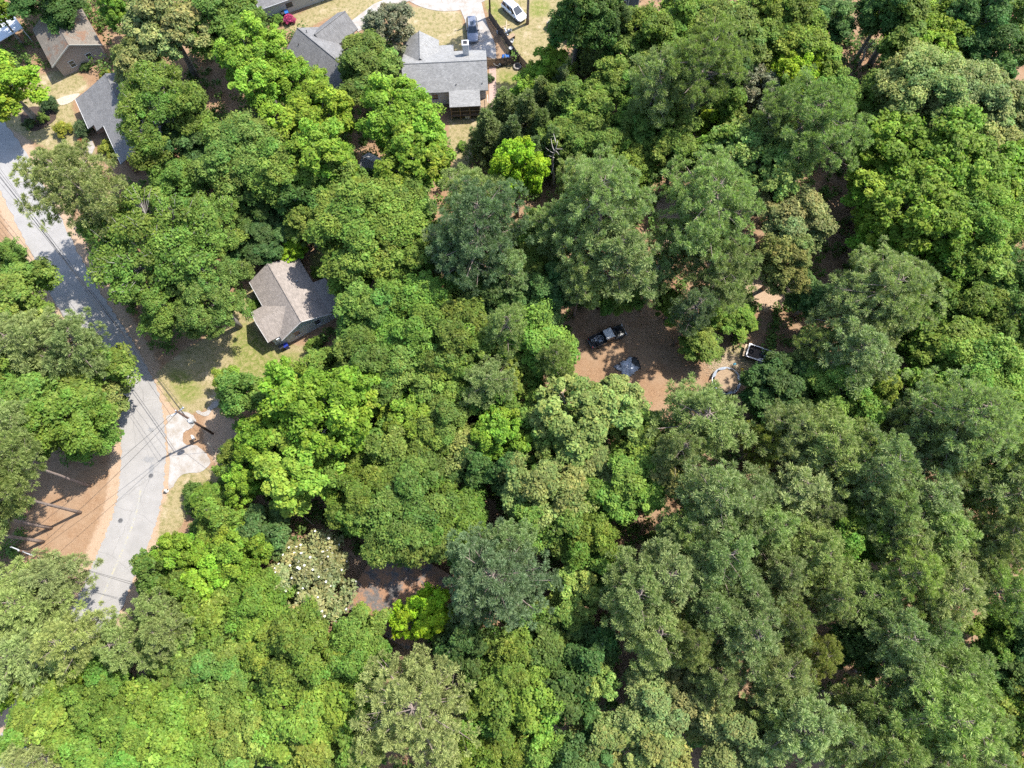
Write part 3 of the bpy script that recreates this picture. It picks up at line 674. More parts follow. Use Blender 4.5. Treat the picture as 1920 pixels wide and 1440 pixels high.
TREE_LIST = '''
35,130,70,B,-,70,226 90,0,66,K,9 -8,22,28,B 222,22,34,B 270,95,50,G 310,45,70,G 395,40,70,D 450,25,45,D 440,85,35,D 300,215,102,O 350,280,60,K 268,140,42,G 480,120,80,B
560,160,45,B 590,225,80,B 690,128,68,D 752,225,84,B 775,305,70,B 455,295,92,Y 600,300,70,B 535,330,60,D 560,380,45,K 640,340,45,D 690,430,110,D 760,480,70,D 640,480,36,D
760,390,60,F 575,425,34,D 500,440,48,K,8 455,470,34,K,6 480,395,45,K,9 440,380,35,D,9 545,420,26,K,6 690,345,30,K,6 140,350,92,L,21 300,470,132,O,17 395,430,75,O,12 400,560,78,O,14 215,430,62,O,14 330,350,55,D 330,580,60,D 15,490,28,F 35,560,70,F 55,650,80,L
140,650,60,L 25,720,70,F 145,735,92,D,12 70,760,85,F 195,740,42,G,8 125,800,74,D 160,805,60,F,9 30,800,50,L 15,868,50,L,-,167,910 -15,925,55,L,-,150,961 -40,950,55,L,-,95,990
-50,1000,55,L,-,80,1016 0,620,50,F 88,1095,70,L,14 40,1130,85,L,14 50,1230,85,L,14 140,1205,66,L 232,1205,58,P 300,1150,42,P 310,1190,45,P 190,1240,45,D 5,1300,38,B
90,1350,80,F 195,1300,65,F 260,1330,60,F 130,1290,50,F 60,1420,48,L 210,1400,80,Y 300,1390,85,Y 180,1255,30,B 305,1070,46,D 345,1040,50,B 348,1108,48,D 400,1075,60,B
450,1040,55,B 420,980,50,F 470,1130,65,F 400,1140,55,F 395,935,32,F,5 365,925,22,s,2.5 500,990,50,K 460,910,40,B 440,860,32,F,8 365,1225,75,Y 440,1210,55,Y 430,1290,60,Y
390,1330,45,F 510,1200,60,Y 570,1230,80,Y 660,1230,65,F 680,1180,45,F 560,1330,95,Y 470,1390,75,Y 650,1330,60,F 660,1400,55,F 580,1420,60,Y 400,1420,50,Y 570,1098,86,M,9
797,1152,60,A,10 780,1320,112,L,17 690,1400,40,L 935,1085,100,Q,22 890,1125,48,Q 960,1020,50,P 768,962,112,D 690,940,65,D 850,990,70,D  
640,900,50,F 610,770,105,B,18 680,740,62,B 540,770,60,B 560,880,85,B 500,830,55,B 455,740,42,F 428,715,28,F,6 560,720,40,F 610,690,42,F,8 610,840,55,K 650,830,45,K
690,590,66,D 665,545,42,D 785,615,100,F,15 860,640,75,D 700,680,70,D 780,700,70,D 840,720,60,D 880,610,45,D 770,790,62,B 830,800,60,D 800,850,70,D 860,850,50,G
730,840,50,D 940,820,55,B 908,862,26,B,9 930,760,50,D 980,800,45,F 1000,640,80,F,13 950,620,45,P 1040,680,40,P 970,710,50,F 920,720,50,P 1000,570,60,K 930,560,55,K
880,540,45,D 1085,790,95,S 1160,760,60,S 1030,830,55,S 1200,820,60,F 1110,880,70,G 1180,900,80,F 1250,890,55,G 1020,920,80,G 1000,980,55,D 1100,1010,60,F 1060,1000,50,D
1310,790,85,P 1270,850,50,P 895,435,95,Q 880,370,62,L 850,470,60,Q 940,500,50,P 1130,390,100,P 1060,430,60,P 1150,480,80,P 1090,520,50,P 1010,440,45,D 1000,510,55,D
1050,540,50,K 1150,550,45,D,9 970,320,52,A,17 1075,335,42,P 1330,390,105,P 1342,500,84,P 1262,462,52,P 1225,520,44,P 1185,545,36,F,8 1260,575,30,D,7 1300,585,45,Q 1310,640,40,D,6 1388,600,32,F,5 1345,590,30,F,5
1485,415,72,G 1470,490,50,G 1655,548,100,P,20 1595,600,72,P,15 1530,650,42,P,13 1680,560,70,P 1520,560,40,K,9 1610,670,70,P 1560,740,60,F 1640,730,45,F 1460,740,65,K 1435,745,45,K,8
1490,715,50,K,9 1590,790,72,F 1660,800,40,D 1675,810,38,P 912,255,42,p 945,215,40,p 985,225,42,p 1015,250,38,p 960,270,35,p 1010,190,36,p 1045,215,36,p 1035,285,34,p
1055,165,30,p 1000,300,30,p 1035,128,42,B,9 1010,150,36,B,8 985,172,30,B,7 1115,120,38,p 1090,110,26,p 1085,30,62,K,19 1130,25,50,K,17 1130,75,40,D,7 1110,215,62,D 1080,260,55,D
1060,190,40,D 1150,160,52,D 1120,280,60,D 1195,230,52,F 1180,310,50,F 1145,320,22,A 1240,240,60,D 1270,290,55,F 1175,110,55,D 1225,70,62,D 1180,60,45,D 1290,40,65,D
1265,100,50,D 1230,160,62,P 1320,140,85,P 1370,60,75,D 1370,110,50,K 1430,80,55,F 1440,40,55,D 1490,40,60,D 1510,100,60,F 1460,110,45,F 1480,150,45,A 1520,140,40,A
1560,180,48,Y 1650,180,34,D 1410,170,48,m 1360,210,36,D 1340,238,40,A,9 1515,235,100,P,21 1440,240,45,P 1390,285,60,S 1440,320,65,S 1350,290,45,F 1330,330,40,F
1550,40,52,K 1655,30,50,K 1690,30,70,D 1760,65,75,B 1700,110,55,D 1830,40,65,K 1890,30,60,D 1870,100,55,K 1730,170,95,G 1810,190,85,G 1660,190,60,D 1880,210,75,G
1780,250,70,F 1850,280,65,G 1690,300,95,B 1790,320,95,B 1870,330,80,B 1640,360,70,B 1720,410,95,B 1820,420,95,F 1900,420,60,F 1650,450,70,B 1720,480,60,B 1830,510,75,F
1760,530,45,F 1900,530,60,K 1815,585,70,D 1880,610,60,D 1780,650,75,Y 1850,650,55,D 1900,680,55,G 1740,680,50,D 1830,710,100,F 1900,760,70,F 1770,720,55,F 1800,790,100,P
1730,800,60,P 1860,860,70,P 1780,850,60,P 1900,860,60,P 1900,930,75,P 1840,920,60,P 1480,810,62,P 1540,830,75,P 1600,850,65,P 1650,880,70,P 1430,830,45,T 1660,950,65,P
1500,910,70,P 1540,960,45,P 1600,1000,62,F 1580,940,40,F 1400,940,70,P 1340,940,75,P 1440,990,60,P 1730,940,75,P 1760,1000,75,P 1690,1010,60,P 1880,1010,65,P
1830,1050,55,P 1535,1040,64,P 1460,1070,58,P 1350,1050,72,P 1280,1000,55,P 1250,1080,78,P 1400,1110,60,P 1620,1120,72,P 1700,1080,60,P 1760,1110,80,P 1875,1110,55,P
1560,1130,45,P 1190,1120,75,P 1330,1150,62,P 1230,1190,70,P 1400,1190,68,P 1480,1180,50,P 1530,1225,44,T 1680,1200,70,P 1740,1190,50,P 1460,1260,62,P 1340,1260,60,P
1290,1210,50,P 1600,1210,45,K,12 1610,1310,48,P 1700,1270,70,P 1780,1260,65,P 1760,1340,90,P 1830,1350,50,P 1500,1360,78,P 1440,1330,50,P 1590,1390,60,P 1660,1400,75,P
1740,1420,60,P 1840,1420,50,P 1890,1370,52,Y 1905,1300,40,D 1885,1262,42,K,9 1850,1225,34,D,8 1895,1215,36,K,8 1910,1180,45,K 1860,1180,40,D,9 1370,1385,80,G 1290,1320,70,G 1210,1330,72,G 1230,1410,70,G 1125,1385,52,G
1080,1110,55,S 1130,1060,45,F 1050,1160,45,D 1010,1210,55,K 1100,1220,55,K 1120,1270,45,S 1060,1300,55,K 970,1260,62,F 930,1230,45,D 920,1320,60,F 1000,1320,55,F
940,1400,62,F 1010,1405,50,F 880,1410,45,F 1080,1420,50,K 870,1210,50,K 890,880,45,K 950,890,45,K
'''
for row in TREE_LIST.split():
    q = row.split(',')
    plant(float(q[0]), float(q[1]), float(q[2]), q[3], float(q[4]) if len(q) > 4 and q[4] != '-' else None, (float(q[5]), float(q[6])) if len(q) > 6 else None)
# trees whose foot shows
plant(985, -150, 50, 'P', 24, (989, 44), label='pine beside the white van, its bare trunk rising from dry grass', group='x1')
# yard shrubs: px, py, r, kind, label
for a in [(92, 196, 15, 'k', 'round dark green shrub on the mulch bed below the leaning tree'), (78, 222, 10, 's', 'small green shrub touching the leaning trunk in the mulch bed'),
          (55, 230, 11, 'k', 'low brown-green shrub at the road side of the mulch bed'), (116, 243, 15, 'y', 'round yellow-green shrub on the lawn by the dark-roofed house'),
          (196, 142, 12, 'y', 'small yellow shrub beside the corner of the dark-roofed house'), (158, 240, 17, 'k', 'dark shrub in the shade under the dark roof eave'),
          (203, 278, 17, 'y', 'bright yellow-green bush beside the front step'), (160, 124, 9, 'k', 'small dark shrub against the brick gable wall'),
          (152, 269, 9, 'r', 'deep red low bush beside the pale path edge'), (550, 470, 26, 'A', 'lime green small tree overhanging the tan roof'),
          (598, 510, 13, 's', 'green bush in the grass behind the tan-roofed house'), (482, 575, 15, 's', 'green bush under the left eave of the tan roof'),
          (522, 35, 10, 's', 'green round shrub against the cream wall'), (506, 39, 7, 'k', 'dark spiky shrub at the cream wall corner'),
          (918, 147, 8, 'k', 'dark bush between the grey roof and paved path'), (865, 272, 9, 's', 'small green bush on the bare slope below the porch'),
          (730, 42, 46, 'm', 'grey-leaved tree standing on the lawn between two driveways'), (588, 645, 16, 's', 'green bush against the pale wall of the tan-roofed house'),
          (1375, 600, 25, 'F', 'fresh green sapling behind the straw patch'), (425, 905, 22, 's', 'green bush below the brush pile'), (410, 960, 34, 's', 'leafy vine-covered mound beside the lower road bend'),
          (385, 985, 26, 's', 'rounded vine-covered bush beside the lower road bend'), (20, 470, 20, 's', 'green bush on the orange verge across the road')]:
    k = a[3]
    plant(a[0], a[1], a[2], k, {'A': 5, 'm': 10, 'F': 5}.get(k), label=a[4])
az = empty('flowering_shrub', W(545, 42), 0, 'pink flowering azalea below the blue bin', 'shrub')
pr = PROTO['sh'][1]
for nm, me_, c in (('crown', pr['crown'], (0.36, 0.05, 0.13, 1)), ('trunk', pr['trunk'], (1, 1, 1, 1))):
    o = bpy.data.objects.new(nm, me_); C.objects.link(o); o.parent = az; o.color = c
az.scale = (0.6, 0.6, 0.6)

ZONES = [((-200, -200, 260, 265), 'near the brick house'), ((-200, 265, 520, 690), 'beside the upper road'), ((-200, 690, 330, 1030), 'on the outer side of the road bend'),
         ((-200, 1030, 350, 1500), 'at the foot of the road bend'), ((260, -200, 740, 170), 'among the houses near the turning circle'), ((260, 170, 900, 400), 'behind the two grey-roofed houses'),
         ((330, 640, 720, 1020), 'by the driveway and utility pole'), ((520, 400, 930, 760), 'behind the tan-roofed house'), ((350, 1020, 730, 1500), 'around the flowering magnolia'),
         ((560, 760, 900, 1110), 'above the littered brown roof'), ((730, 1110, 1130, 1500), 'below the littered brown roof'), ((900, -200, 1180, 360), 'near the fence and parked vehicles'),
         ((860, 360, 1250, 760), 'between the porch house and the dirt clearing'), ((900, 740, 1260, 1110), 'along the lower edge of the dirt clearing'), ((1180, -200, 1620, 360), 'in the mixed wood beyond the parked dark pickup'),
         ((1230, 340, 1720, 760), 'over the trailer and the straw patch'), ((1600, -200, 2200, 560), 'in the far wood beyond the dead snag'), ((1600, 560, 2200, 780), 'beside the metal shed under the trees'),
         ((900, 740, 2200, 1600), 'in the dense pine stand')]
seen = {}
for e, px, py, R, h, kind, label, group in TREES:
    shape, col, word, noun = KIND[kind]
    if label:
        e['label'] = label
    else:
        z = next((n for (x0, y0, x1, y1), n in ZONES if x0 <= px < x1 and y0 <= py < y1), 'in the wood')
        size = 'small ' if R < 3.4 and shape not in ('sh', 'py') else ('broad ' if R > 6.2 else '')
        e['label'] = f'{size}{word} {noun} {z}'
        e['group'] = f'{size}{word} {noun}s {z}'
    e['category'] = {'pine': 'pine tree', 'py': 'pine tree', 'sh': 'shrub', 'st': 'sweetgum', 'oo': 'oak tree', 'mg0': 'magnolia', 'mg1': 'magnolia'}.get(shape, 'broadleaf tree') if kind != 'A' else 'maple tree'

LM = [(1430, 830, 'beside the small yellowish pine below the trailer'), (1530, 1225, 'around the yellowish pine deep in the dense pine stand'), (1600, 1000, 'around the fresh green tree inside the dense pine stand'),
      (1300, 1360, 'by the pale trees below the pine stand'), (1870, 1230, 'along the dark gap edging the dense pine stand'), (1710, 790, 'along the dark lane below the metal shed'), (1100, 1130, 'next to the blue-grey pine and pale sweetgum'),
      (1760, 1400, 'at the bottom of the dense pine stand'), (1830, 930, 'in the upper pine stand below the fresh green trees'), (1350, 1000, 'in the pine stand below the pale sweetgums'), (1720, 1120, 'in the middle of the dense pine stand')]
for e, px, py, R, h, kind, label, group in TREES:
    if not label and e['label'].endswith('in the dense pine stand'):
        w = min(LM, key=lambda q: (q[0] - px) ** 2 + (q[1] - py) ** 2)[2]
        for k in ('label', 'group'): e[k] = e[k].replace('in the dense pine stand', w)

# dead snags
def snag(base, top, r, nb, label, seed):
    rng = np.random.default_rng(seed); b0 = W(*base)
    zt = min(range(20, 260), key=lambda k: (proj((b0.x, b0.y, k * .1))[0] - top[0]) ** 2 + (proj((b0.x, b0.y, k * .1))[1] - top[1]) ** 2) * 0.1
    e = empty('dead_tree', b0, 0, label, 'dead tree'); b = MB()
    ax = [(0.25 * math.sin(k * 1.3), 0.2 * math.cos(k * 1.7), zt * k / 6 - (0.2 if k == 0 else 0)) for k in range(7)]
    b.tube(ax, [r * (1 - 0.13 * k) for k in range(7)], 7); b.build('trunk', 'dead_wood', e, True)
    for k in range(nb):
        z = zt * rng.uniform(0.45, 0.97); a = rng.random() * 6.28; l = rng.uniform(0.6, 2.2); c = MB()
        limb(c, (0, 0, z), (math.cos(a) * l, math.sin(a) * l, z + rng.uniform(-.1, .6) * l), 0.07, 0.02, rng, 0.05, 5, 3); c.build('branch', 'dead_wood', e, True)
    return e
snag((1034, 352), (1033, 262), 0.24, 9, 'bare grey dead tree beside the lime green tree', 3)
snag((1606, 125), (1612, 50), 0.26, 7, 'bare white dead tree standing in a dark gap of the wood', 8)

# ------------------------------------------------------------------ houses
def gable(par, name, m, u0, u1, v0, v1, vr, z0, zr, z1, th=0.14, axis='u'):
    """two roof slabs; z0 / z1 heights of the eaves at v0 / v1, ridge at vr"""
    for va, za in ((v0, z0), (v1, z1)):
        f = lambda u, v: (u, v) if axis == 'u' else (v, u)
        ring = [(*f(u0, va), za), (*f(u1, va), za), (*f(u1, vr), zr), (*f(u0, vr), zr)]
        MB().extrude(ring, (0, 0, th)).build('roof_slope', m, par)
    r = MB(); f = lambda u, v: (u, v) if axis == 'u' else (v, u)
    r.tube([(*f(u0 - 0.01, vr), zr + th), (*f(u1 + 0.01, vr), zr + th)], 0.09, 6); r.build('ridge_cap', m, par)
def gwall(par, m, u0, u1, v0, v1, vr, ze, zr, axis='u', zb=0.0, ze1=None):
    """walls as one pentagonal block under a gable roof"""
    ze1 = ze if ze1 is None else ze1
    f = lambda u, v, z: (u, v, z) if axis == 'u' else (v, u, z)
    ring = [f(u0, v0, zb), f(u0, v1, zb), f(u0, v1, ze1), f(u0, vr, zr), f(u0, v0, ze)]
    d = (u1 - u0, 0, 0) if axis == 'u' else (0, u1 - u0, 0)
    return MB().extrude(ring, d).build('wall', m, par)
def window(par, c, w, h, nrm, m='white_paint'):
    """frame with sill plus a pane; nrm 'u+', 'u-', 'v+', 'v-' in the house frame"""
    s = 1 if nrm[1] == '+' else -1; fr = MB(); t = 0.07
    def bx(mb, a, z, la, lz, d, off):
        if nrm[0] == 'u': mb.box((c[0] + s * off, c[1] + a, z), (d, la, lz))
        else: mb.box((c[0] + a, c[1] + s * off, z), (la, d, lz))
    bx(fr, -w / 2, c[2], 0.09, h + .09, t, .03); bx(fr, w / 2, c[2], 0.09, h + .09, t, .03); bx(fr, 0, c[2] + h / 2, w - .09, .09, t, .03); bx(fr, 0, c[2], w - .09, .05, t - .02, .03)
    bx(fr, 0, c[2] - h / 2 - .02, w + .2, .08, t + .06, .04)
    f = fr.build('window', m, par); g = MB(); bx(g, 0, c[2], w - .05, h - .02, .03, .012); g.build('pane', 'window_glass', f)
    return f
def door(par, c, w, h, nrm, m='wood_dark'):
    s = 1 if nrm[1] == '+' else -1; b = MB(); k = MB()
    if nrm[0] == 'u': b.box((c[0] + s * .02, c[1], c[2] + h / 2), (.08, w, h)); k.box((c[0] + s * .09, c[1] + w * .36, c[2] + 1.0), (.06, .06, .1))
    else: b.box((c[0], c[1] + s * .02, c[2] + h / 2), (w, .08, h)); k.box((c[0] + w * .36, c[1] + s * .09, c[2] + 1.0), (.06, .06, .1))
    d = b.build('door', m, par); k.build('handle', 'metal_grey', d)
def fascia(par, m, *bars):
    for p0, p1, w, h in bars:
        p0, p1 = Vector(p0), Vector(p1); d = p1 - p0; q = d.to_track_quat('X', 'Z').to_matrix()
        MB().box((p0 + p1) / 2, (d.length, w, h), mtx=q).build('fascia', m, par)

# F: tan-roofed house by the road
o = W(*(501.9, 494), 4.8); o.z = 0
F = empty('house', o, R_(-58.1), 'white house with a tan shingle roof and pale blue gable near the road', 'house')
gwall(F, 'siding_white', 0.3, 10.1, -3.2, 3.6, 0, 2.62, 4.62)
gable(F, 'roof', 'roof_tan', 0, 10.6, -3.65, 4.1, 0, 2.65, 4.75, 2.62)
MB().extrude([(4.8, -4.9, 0), (9.4, -4.9, 0), (9.4, -4.9, 2.55), (7.1, -4.9, 3.9), (4.8, -4.9, 2.55)], (0, 2.4, 0)).build('wall', 'siding_white', F)
for ua, zs_ in ((4.4, 2.66), (9.85, 2.66)):
    MB().extrude([(ua, -5.4, zs_), (ua, -3.55, zs_), (7.1, -0.7, 4.3), (7.1, -5.4, 4.3)], (0, 0, 0.13)).build('roof_slope', 'roof_tan', F)
MB().extrude([(4.9, 3.3, 2.85), (10.4, 3.6, 2.82), (10.4, 5.9, 2.3), (4.9, 5.9, 2.3)], (0, 0, 0.12)).build('roof_slope', 'roof_tan', F)
MB().box((7.6, 4.6, 1.1), (5.0, 2.2, 2.2)).build('wall', 'siding_white', F)
MB().extrude([(10.12, -3.2, 2.64), (10.12, 3.6, 2.64), (10.12, 0, 4.62)], (0.05, 0, 0)).build('gable_panel', 'gable_blue', F)
MB().box((9.72, -3.55, 1.25), (0.5, 1.5, 2.5)).build('porch_wall', 'siding_white', F)
window(F, (10.1, -1.45, 1.65), 0.9, 1.25, 'u+'); window(F, (10.1, 1.85, 1.65), 0.9, 1.25, 'u+')
window(F, (1.6, -3.2, 1.6), 1.1, 1.2, 'v-'); window(F, (3.4, -3.2, 1.6), 1.1, 1.2, 'v-'); door(F, (7.1, -4.9, 0.1), 1.0, 2.1, 'v-')
fascia(F, 'white_paint', ((10.62, -3.66, 2.70), (10.62, 0, 4.80), .05, .18), ((10.62, 4.11, 2.66), (10.62, 0, 4.80), .05, .18), ((0, -3.67, 2.72), (4.4, -3.67, 2.72), .05, .14), ((4.4, -5.42, 2.72), (7.1, -5.42, 4.36), .05, .15), ((9.85, -5.42, 2.72), (7.1, -5.42, 4.36), .05, .15))
MB().lathe([(.06, 0), (.06, .45), (.10, .46), (.10, .52)], (4.2, 2.3, 3.55), 8).build('vent_pipe', 'metal_grey', F)

# A: grey-roofed house with a back porch
o = W(*(755, 121.25), 5.5); o.z = 0
A = empty('house', o, R_(3.4), 'pale house with light grey shingle roof, white chimney and screened back porch', 'house')
gwall(A, 'siding_white', 0.2, 12.7, -3.3, 3.9, 0, 3.15, 5.3)
gable(A, 'roof', 'roof_grey', -0.2, 13.1, -3.75, 4.35, 0, 3.2, 5.5, 3.05)
gwall(A, 'siding_white', 3.0, 6.2, 0.3, 5.2, 2.7, 3.0, 4.75, axis='v')
gable(A, 'roof', 'roof_grey', 1.2, 6.7, -0.2, 5.6, 2.7, 3.08, 5.15, 3.08, axis='v')
MB().extrude([(5.3, 4.0, 3.25), (7.9, 4.0, 3.25), (7.9, 5.9, 2.8), (5.3, 5.9, 2.8)], (0, 0, .12)).build('roof_slope', 'roof_grey', A)
for u in (5.6, 7.7): MB().box((u, 5.7, 1.35), (.14, .14, 2.85)).build('porch_post', 'white_paint', A)
ch = MB().box((9.9, 2.7, 3.3), (.95, .95, 6.6)).build('chimney', 'white_paint', A); MB().box((9.9, 2.7, 6.62), (.62, .62, .08)).build('flue', 'dark_void', ch); MB().box((9.9, 2.7, 6.5), (1.08, 1.08, .10)).build('cap', 'metal_light', ch)
MB().extrude([(6.9, -3.55, 3.32), (11.75, -3.55, 3.32), (11.75, -6.45, 2.95), (6.9, -6.45, 2.95)], (0, 0, .12)).build('porch_roof', 'roof_grey', A)
pf = MB().box((9.3, -4.95, 0.95), (4.9, 3.1, .16)).build('porch_floor', 'wood_dark', A)
for u in (7.05, 8.5, 10.0, 11.6):
    MB().box((u, -6.35, 1.5), (.13, .13, 2.95)).build('porch_post', 'wood_tan', A)
for z in (1.15, 1.95, 2.85): MB().box((9.32, -6.35, z), (4.5, .07, .10)).build('rail', 'wood_tan', A)
for u0, u1 in ((7.12, 8.43), (8.57, 9.93), (10.07, 11.53)): MB().box(((u0 + u1) / 2, -6.30, 1.95), (u1 - u0, .02, 1.7)).build('screen', 'dark_void', A)
MB().box((12.35, -4.2, 0.95), (1.2, 1.7, .12)).build('landing', 'wood_tan', A)
stp = MB()
for i in range(5): stp.box((12.2 + i * .28, -5.5, .82 - i * .18), (.3, 1.0, .06))
stp.build('stair', 'white_paint', A); fascia(A, 'white_paint', ((12.95, -3.4, 1.95), (12.95, -5.0, 1.95), .06, .07), ((12.1, -6.0, 1.75), (13.5, -6.0, .9), .06, .07))
window(A, (12.7, -1.6, 1.9), .9, 1.2, 'u+'); window(A, (12.7, 1.7, 1.9), .9, 1.2, 'u+'); window(A, (2.0, -3.3, 1.9), 1.0, 1.2, 'v-'); window(A, (4.6, -3.3, 1.9), 1.0, 1.2, 'v-'); door(A, (12.2, -3.3, 1.0), .9, 2.05, 'v-', 'white_paint')
MB().lathe([(.07, 0), (.07, .4)], (8.1, -2.9, 3.65), 8).build('vent_pipe', 'wire_black', A); MB().lathe([(.07, 0), (.07, .4)], (12.2, -2.9, 3.65), 8).build('vent_pipe', 'wire_black', A)
dish = MB().lathe([(.02, 0), (.3, .06), (.42, .16), (.40, .17), (.02, .05)], (0, 0, 0), 12).build('dish', 'metal_light', A); dish.location = (0.6, 5.4, 3.6); dish.rotation_euler = (R_(-50), R_(25), 0)
MB().tube([(0.6, 5.2, 3.2), (0.6, 5.35, 3.6)], .04, 6).build('dish_arm', 'metal_grey', A)

# B: grey house with a cross gable
o = W(*(561.7, 56.7), 5.5); o.z = 0
B = empty('house', o, R_(-43.4), 'mid grey shingle-roofed house with a cross gable half under trees', 'house')
gwall(B, 'siding_cream', -0.2, 11.0, -3.1, 3.1, 0, 3.0, 5.25)
gable(B, 'roof', 'roof_mid', -0.5, 11.4, -3.6, 3.6, 0, 3.05, 5.5, 3.05)
gwall(B, 'siding_cream', 2.5, 7.3, 0.1, 3.9, 2.05, 3.0, 4.75, axis='v')
gable(B, 'roof', 'roof_mid', 1.3, 7.8, -0.4, 4.5, 2.05, 3.05, 5.0, 3.05, axis='v')
MB().lathe([(.06, 0), (.06, .5), (.10, .5), (.10, .55)], (1.0, 0.6, 5.15), 8).build('vent_pipe', 'wire_black', B); MB().lathe([(.06, 0), (.06, .35)], (1.2, -1.6, 4.5), 8).build('vent_pipe', 'wire_black', B)
window(B, (2.05, 7.3, 1.8), 1.4, 1.2, 'v+'); window(B, (-0.2, 1.6, 1.7), 1.0, 1.2, 'u-'); door(B, (5.6, 3.1, 0.1), .95, 2.1, 'v+')

# C: cream house at the top
p0, p1 = W(499, 39.5), W(603, 2.5); dv = p1 - p0
Ch = empty('house', p0, math.atan2(dv.y, dv.x), 'cream-sided house with a grey roof above the blue bin', 'house')
gwall(Ch, 'siding_cream', 0.0, 15, 0.0, 7.6, 3.8, 2.75, 4.9)
gable(Ch, 'roof', 'roof_mid', -0.4, 15.4, -0.45, 8.05, 3.8, 2.75, 5.1, 2.75)
window(Ch, (4.6, 0.0, 1.5), 1.0, .75, 'v-', 'wood_dark'); window(Ch, (8.7, 0, 1.45), 0.9, 1.25, 'v-'); window(Ch, (12.2, 0, 1.45), 0.9, 1.25, 'v-'); door(Ch, (10.6, 0, .1), .9, 2.05, 'v-', 'white_paint')
MB().extrude([(-2.7, 0.7, 2.3), (0.0, 0.7, 2.3), (0.0, 5.0, 2.9), (-2.7, 5.0, 2.9)], (0, 0, .12)).build('carport_roof', 'roof_mid', Ch)
fascia(Ch, 'white_paint', ((-.42, -.47, 2.80), (-.42, 3.8, 5.15), .05, .2), ((-.4, -.48, 2.80), (15.4, -.48, 2.80), .05, .15))
for v in (0.9, 4.8): MB().box((-2.55, v, 1.15), (.12, .12, 2.3)).build('carport_post', 'white_paint', Ch)

# D: brick house
pb = W(121, 143.7); D = empty('house', pb, R_(-58), 'brick house with a brown shingle roof, its gable showing two white-framed windows', 'house')
gwall(D, 'brick', -8, 0, 0.0, 7.5, 3.75, 2.75, 4.9)
gable(D, 'roof', 'roof_brown', -8.4, 0.55, -0.5, 8.0, 3.75, 2.75, 5.1, 2.75)
window(D, (0, 2.3, 1.55), .85, 1.15, 'u+'); window(D, (0, 5.2, 1.55), .85, 1.15, 'u+'); door(D, (-4, 0, .1), .95, 2.1, 'v-'); window(D, (-7, 0, 1.55), 1.2, 1.15, 'v-')
fascia(D, 'siding_cream', ((.57, -.52, 2.82), (.57, 3.75, 5.17), .05, .2), ((.57, 8.02, 2.82), (.57, 3.75, 5.17), .05, .2))

# E: dark grey house
o = W(*(200, 160), 4.5); o.z = 0
E_ = empty('house', o, R_(-60.8), 'low house with a slate grey roof stepped along its front eave', 'house')
gwall(E_, 'brick', -1.6, 13.2, -2.7, 4.6, 0.6, 2.7, 4.35)
gable(E_, 'roof', 'roof_slate', -2.1, 13.6, -3.2, 5.1, 0.6, 3.05, 4.5, 2.75)
MB().extrude([(-2.1, -3.0, 3.08), (5.65, -3.0, 3.08), (5.65, -4.55, 2.62), (-2.1, -4.55, 2.62)], (0, 0, .15)).build('roof_slope', 'roof_slate', E_)
MB().extrude([(-2.1, -4.4, 2.65), (4.3, -4.4, 2.65), (4.3, -5.6, 2.32), (-2.1, -5.6, 2.32)], (0, 0, .15)).build('roof_slope', 'roof_slate', E_)
MB().box((1.0, -3.9, 1.15), (5.2, 2.4, 2.3)).build('wall', 'brick', E_)
door(E_, (7.2, -2.7, .15), 1.0, 2.1, 'v-'); window(E_, (10.2, -2.7, 1.5), 1.4, 1.2, 'v-'); window(E_, (1.0, -5.1, 1.4), 1.6, 1.1, 'v-')
MB().box((7.2, -3.6, .1), (2.2, 1.8, .2)).build('front_step', 'concrete', E_)
fascia(E_, 'white_paint', ((-2.1, -5.62, 2.42), (4.3, -5.62, 2.42), .05, .16), ((5.65, -3.22, 3.12), (13.6, -3.22, 3.12), .05, .16))

# I: brown littered roof among the trees
c1, c2 = W(640, 1140, 3.0), W(766, 1218, 3.0); dv = c2 - c1; c1.z = 0
I_ = empty('house', c1, math.atan2(dv.y, dv.x), 'low house under trees with a brown roof littered with pine straw', 'house')
Lh = dv.length
gwall(I_, 'siding_cream', 0.5, 9.5, 0.5, Lh - .4, Lh / 2, 2.8, 3.6, axis='v')
gable(I_, 'roof', 'roof_litter', 0.0, 10.0, 0.0, Lh, Lh * .5, 3.0, 3.85, 3.0, axis='v')
fascia(I_, 'wood_dark', ((0, -.03, 3.05), (Lh / 2, -.03, 3.9), .05, .2), ((Lh, -.03, 3.05), (Lh / 2, -.03, 3.9), .05, .2)); window(I_, (Lh - .4, 3, 1.5), 1.0, 1.1, 'u+'); door(I_, (Lh / 2, .5, .1), .9, 2.05, 'v-')
# G: blue-grey house
pg = W(1141, 27); G = empty('house', pg, R_(2), 'blue-grey sided house with a white-framed window behind the trees', 'house')
gwall(G, 'siding_blue', 0, 3.0, -0.0, 8, 4, 5.2, 7.0); gable(G, 'roof', 'roof_mid', -.4, 3.4, -.4, 8.4, 4, 5.2, 7.2, 5.2)
part('corner_trim', 'white_paint', G, ((3.02, -.02, 2.6), (.16, .16, 5.2)), ((-.02, -.02, 2.6), (.16, .16, 5.2)))
MB().box((3.9, 1.6, 2.4), (1.8, 2.4, 4.8)).build('wall', 'siding_blue', G); MB().extrude([(2.9, .2, 4.85), (5.0, .2, 4.85), (5.0, 3, 5.1), (2.9, 3, 5.1)], (0, 0, .12)).build('roof_slope', 'roof_mid', G); part('corner_trim', 'white_paint', G, ((4.82, .38, 2.4), (.16, .16, 4.8)))
window(G, (2.1, 0, 1.9), 1.1, 1.7, 'v-')
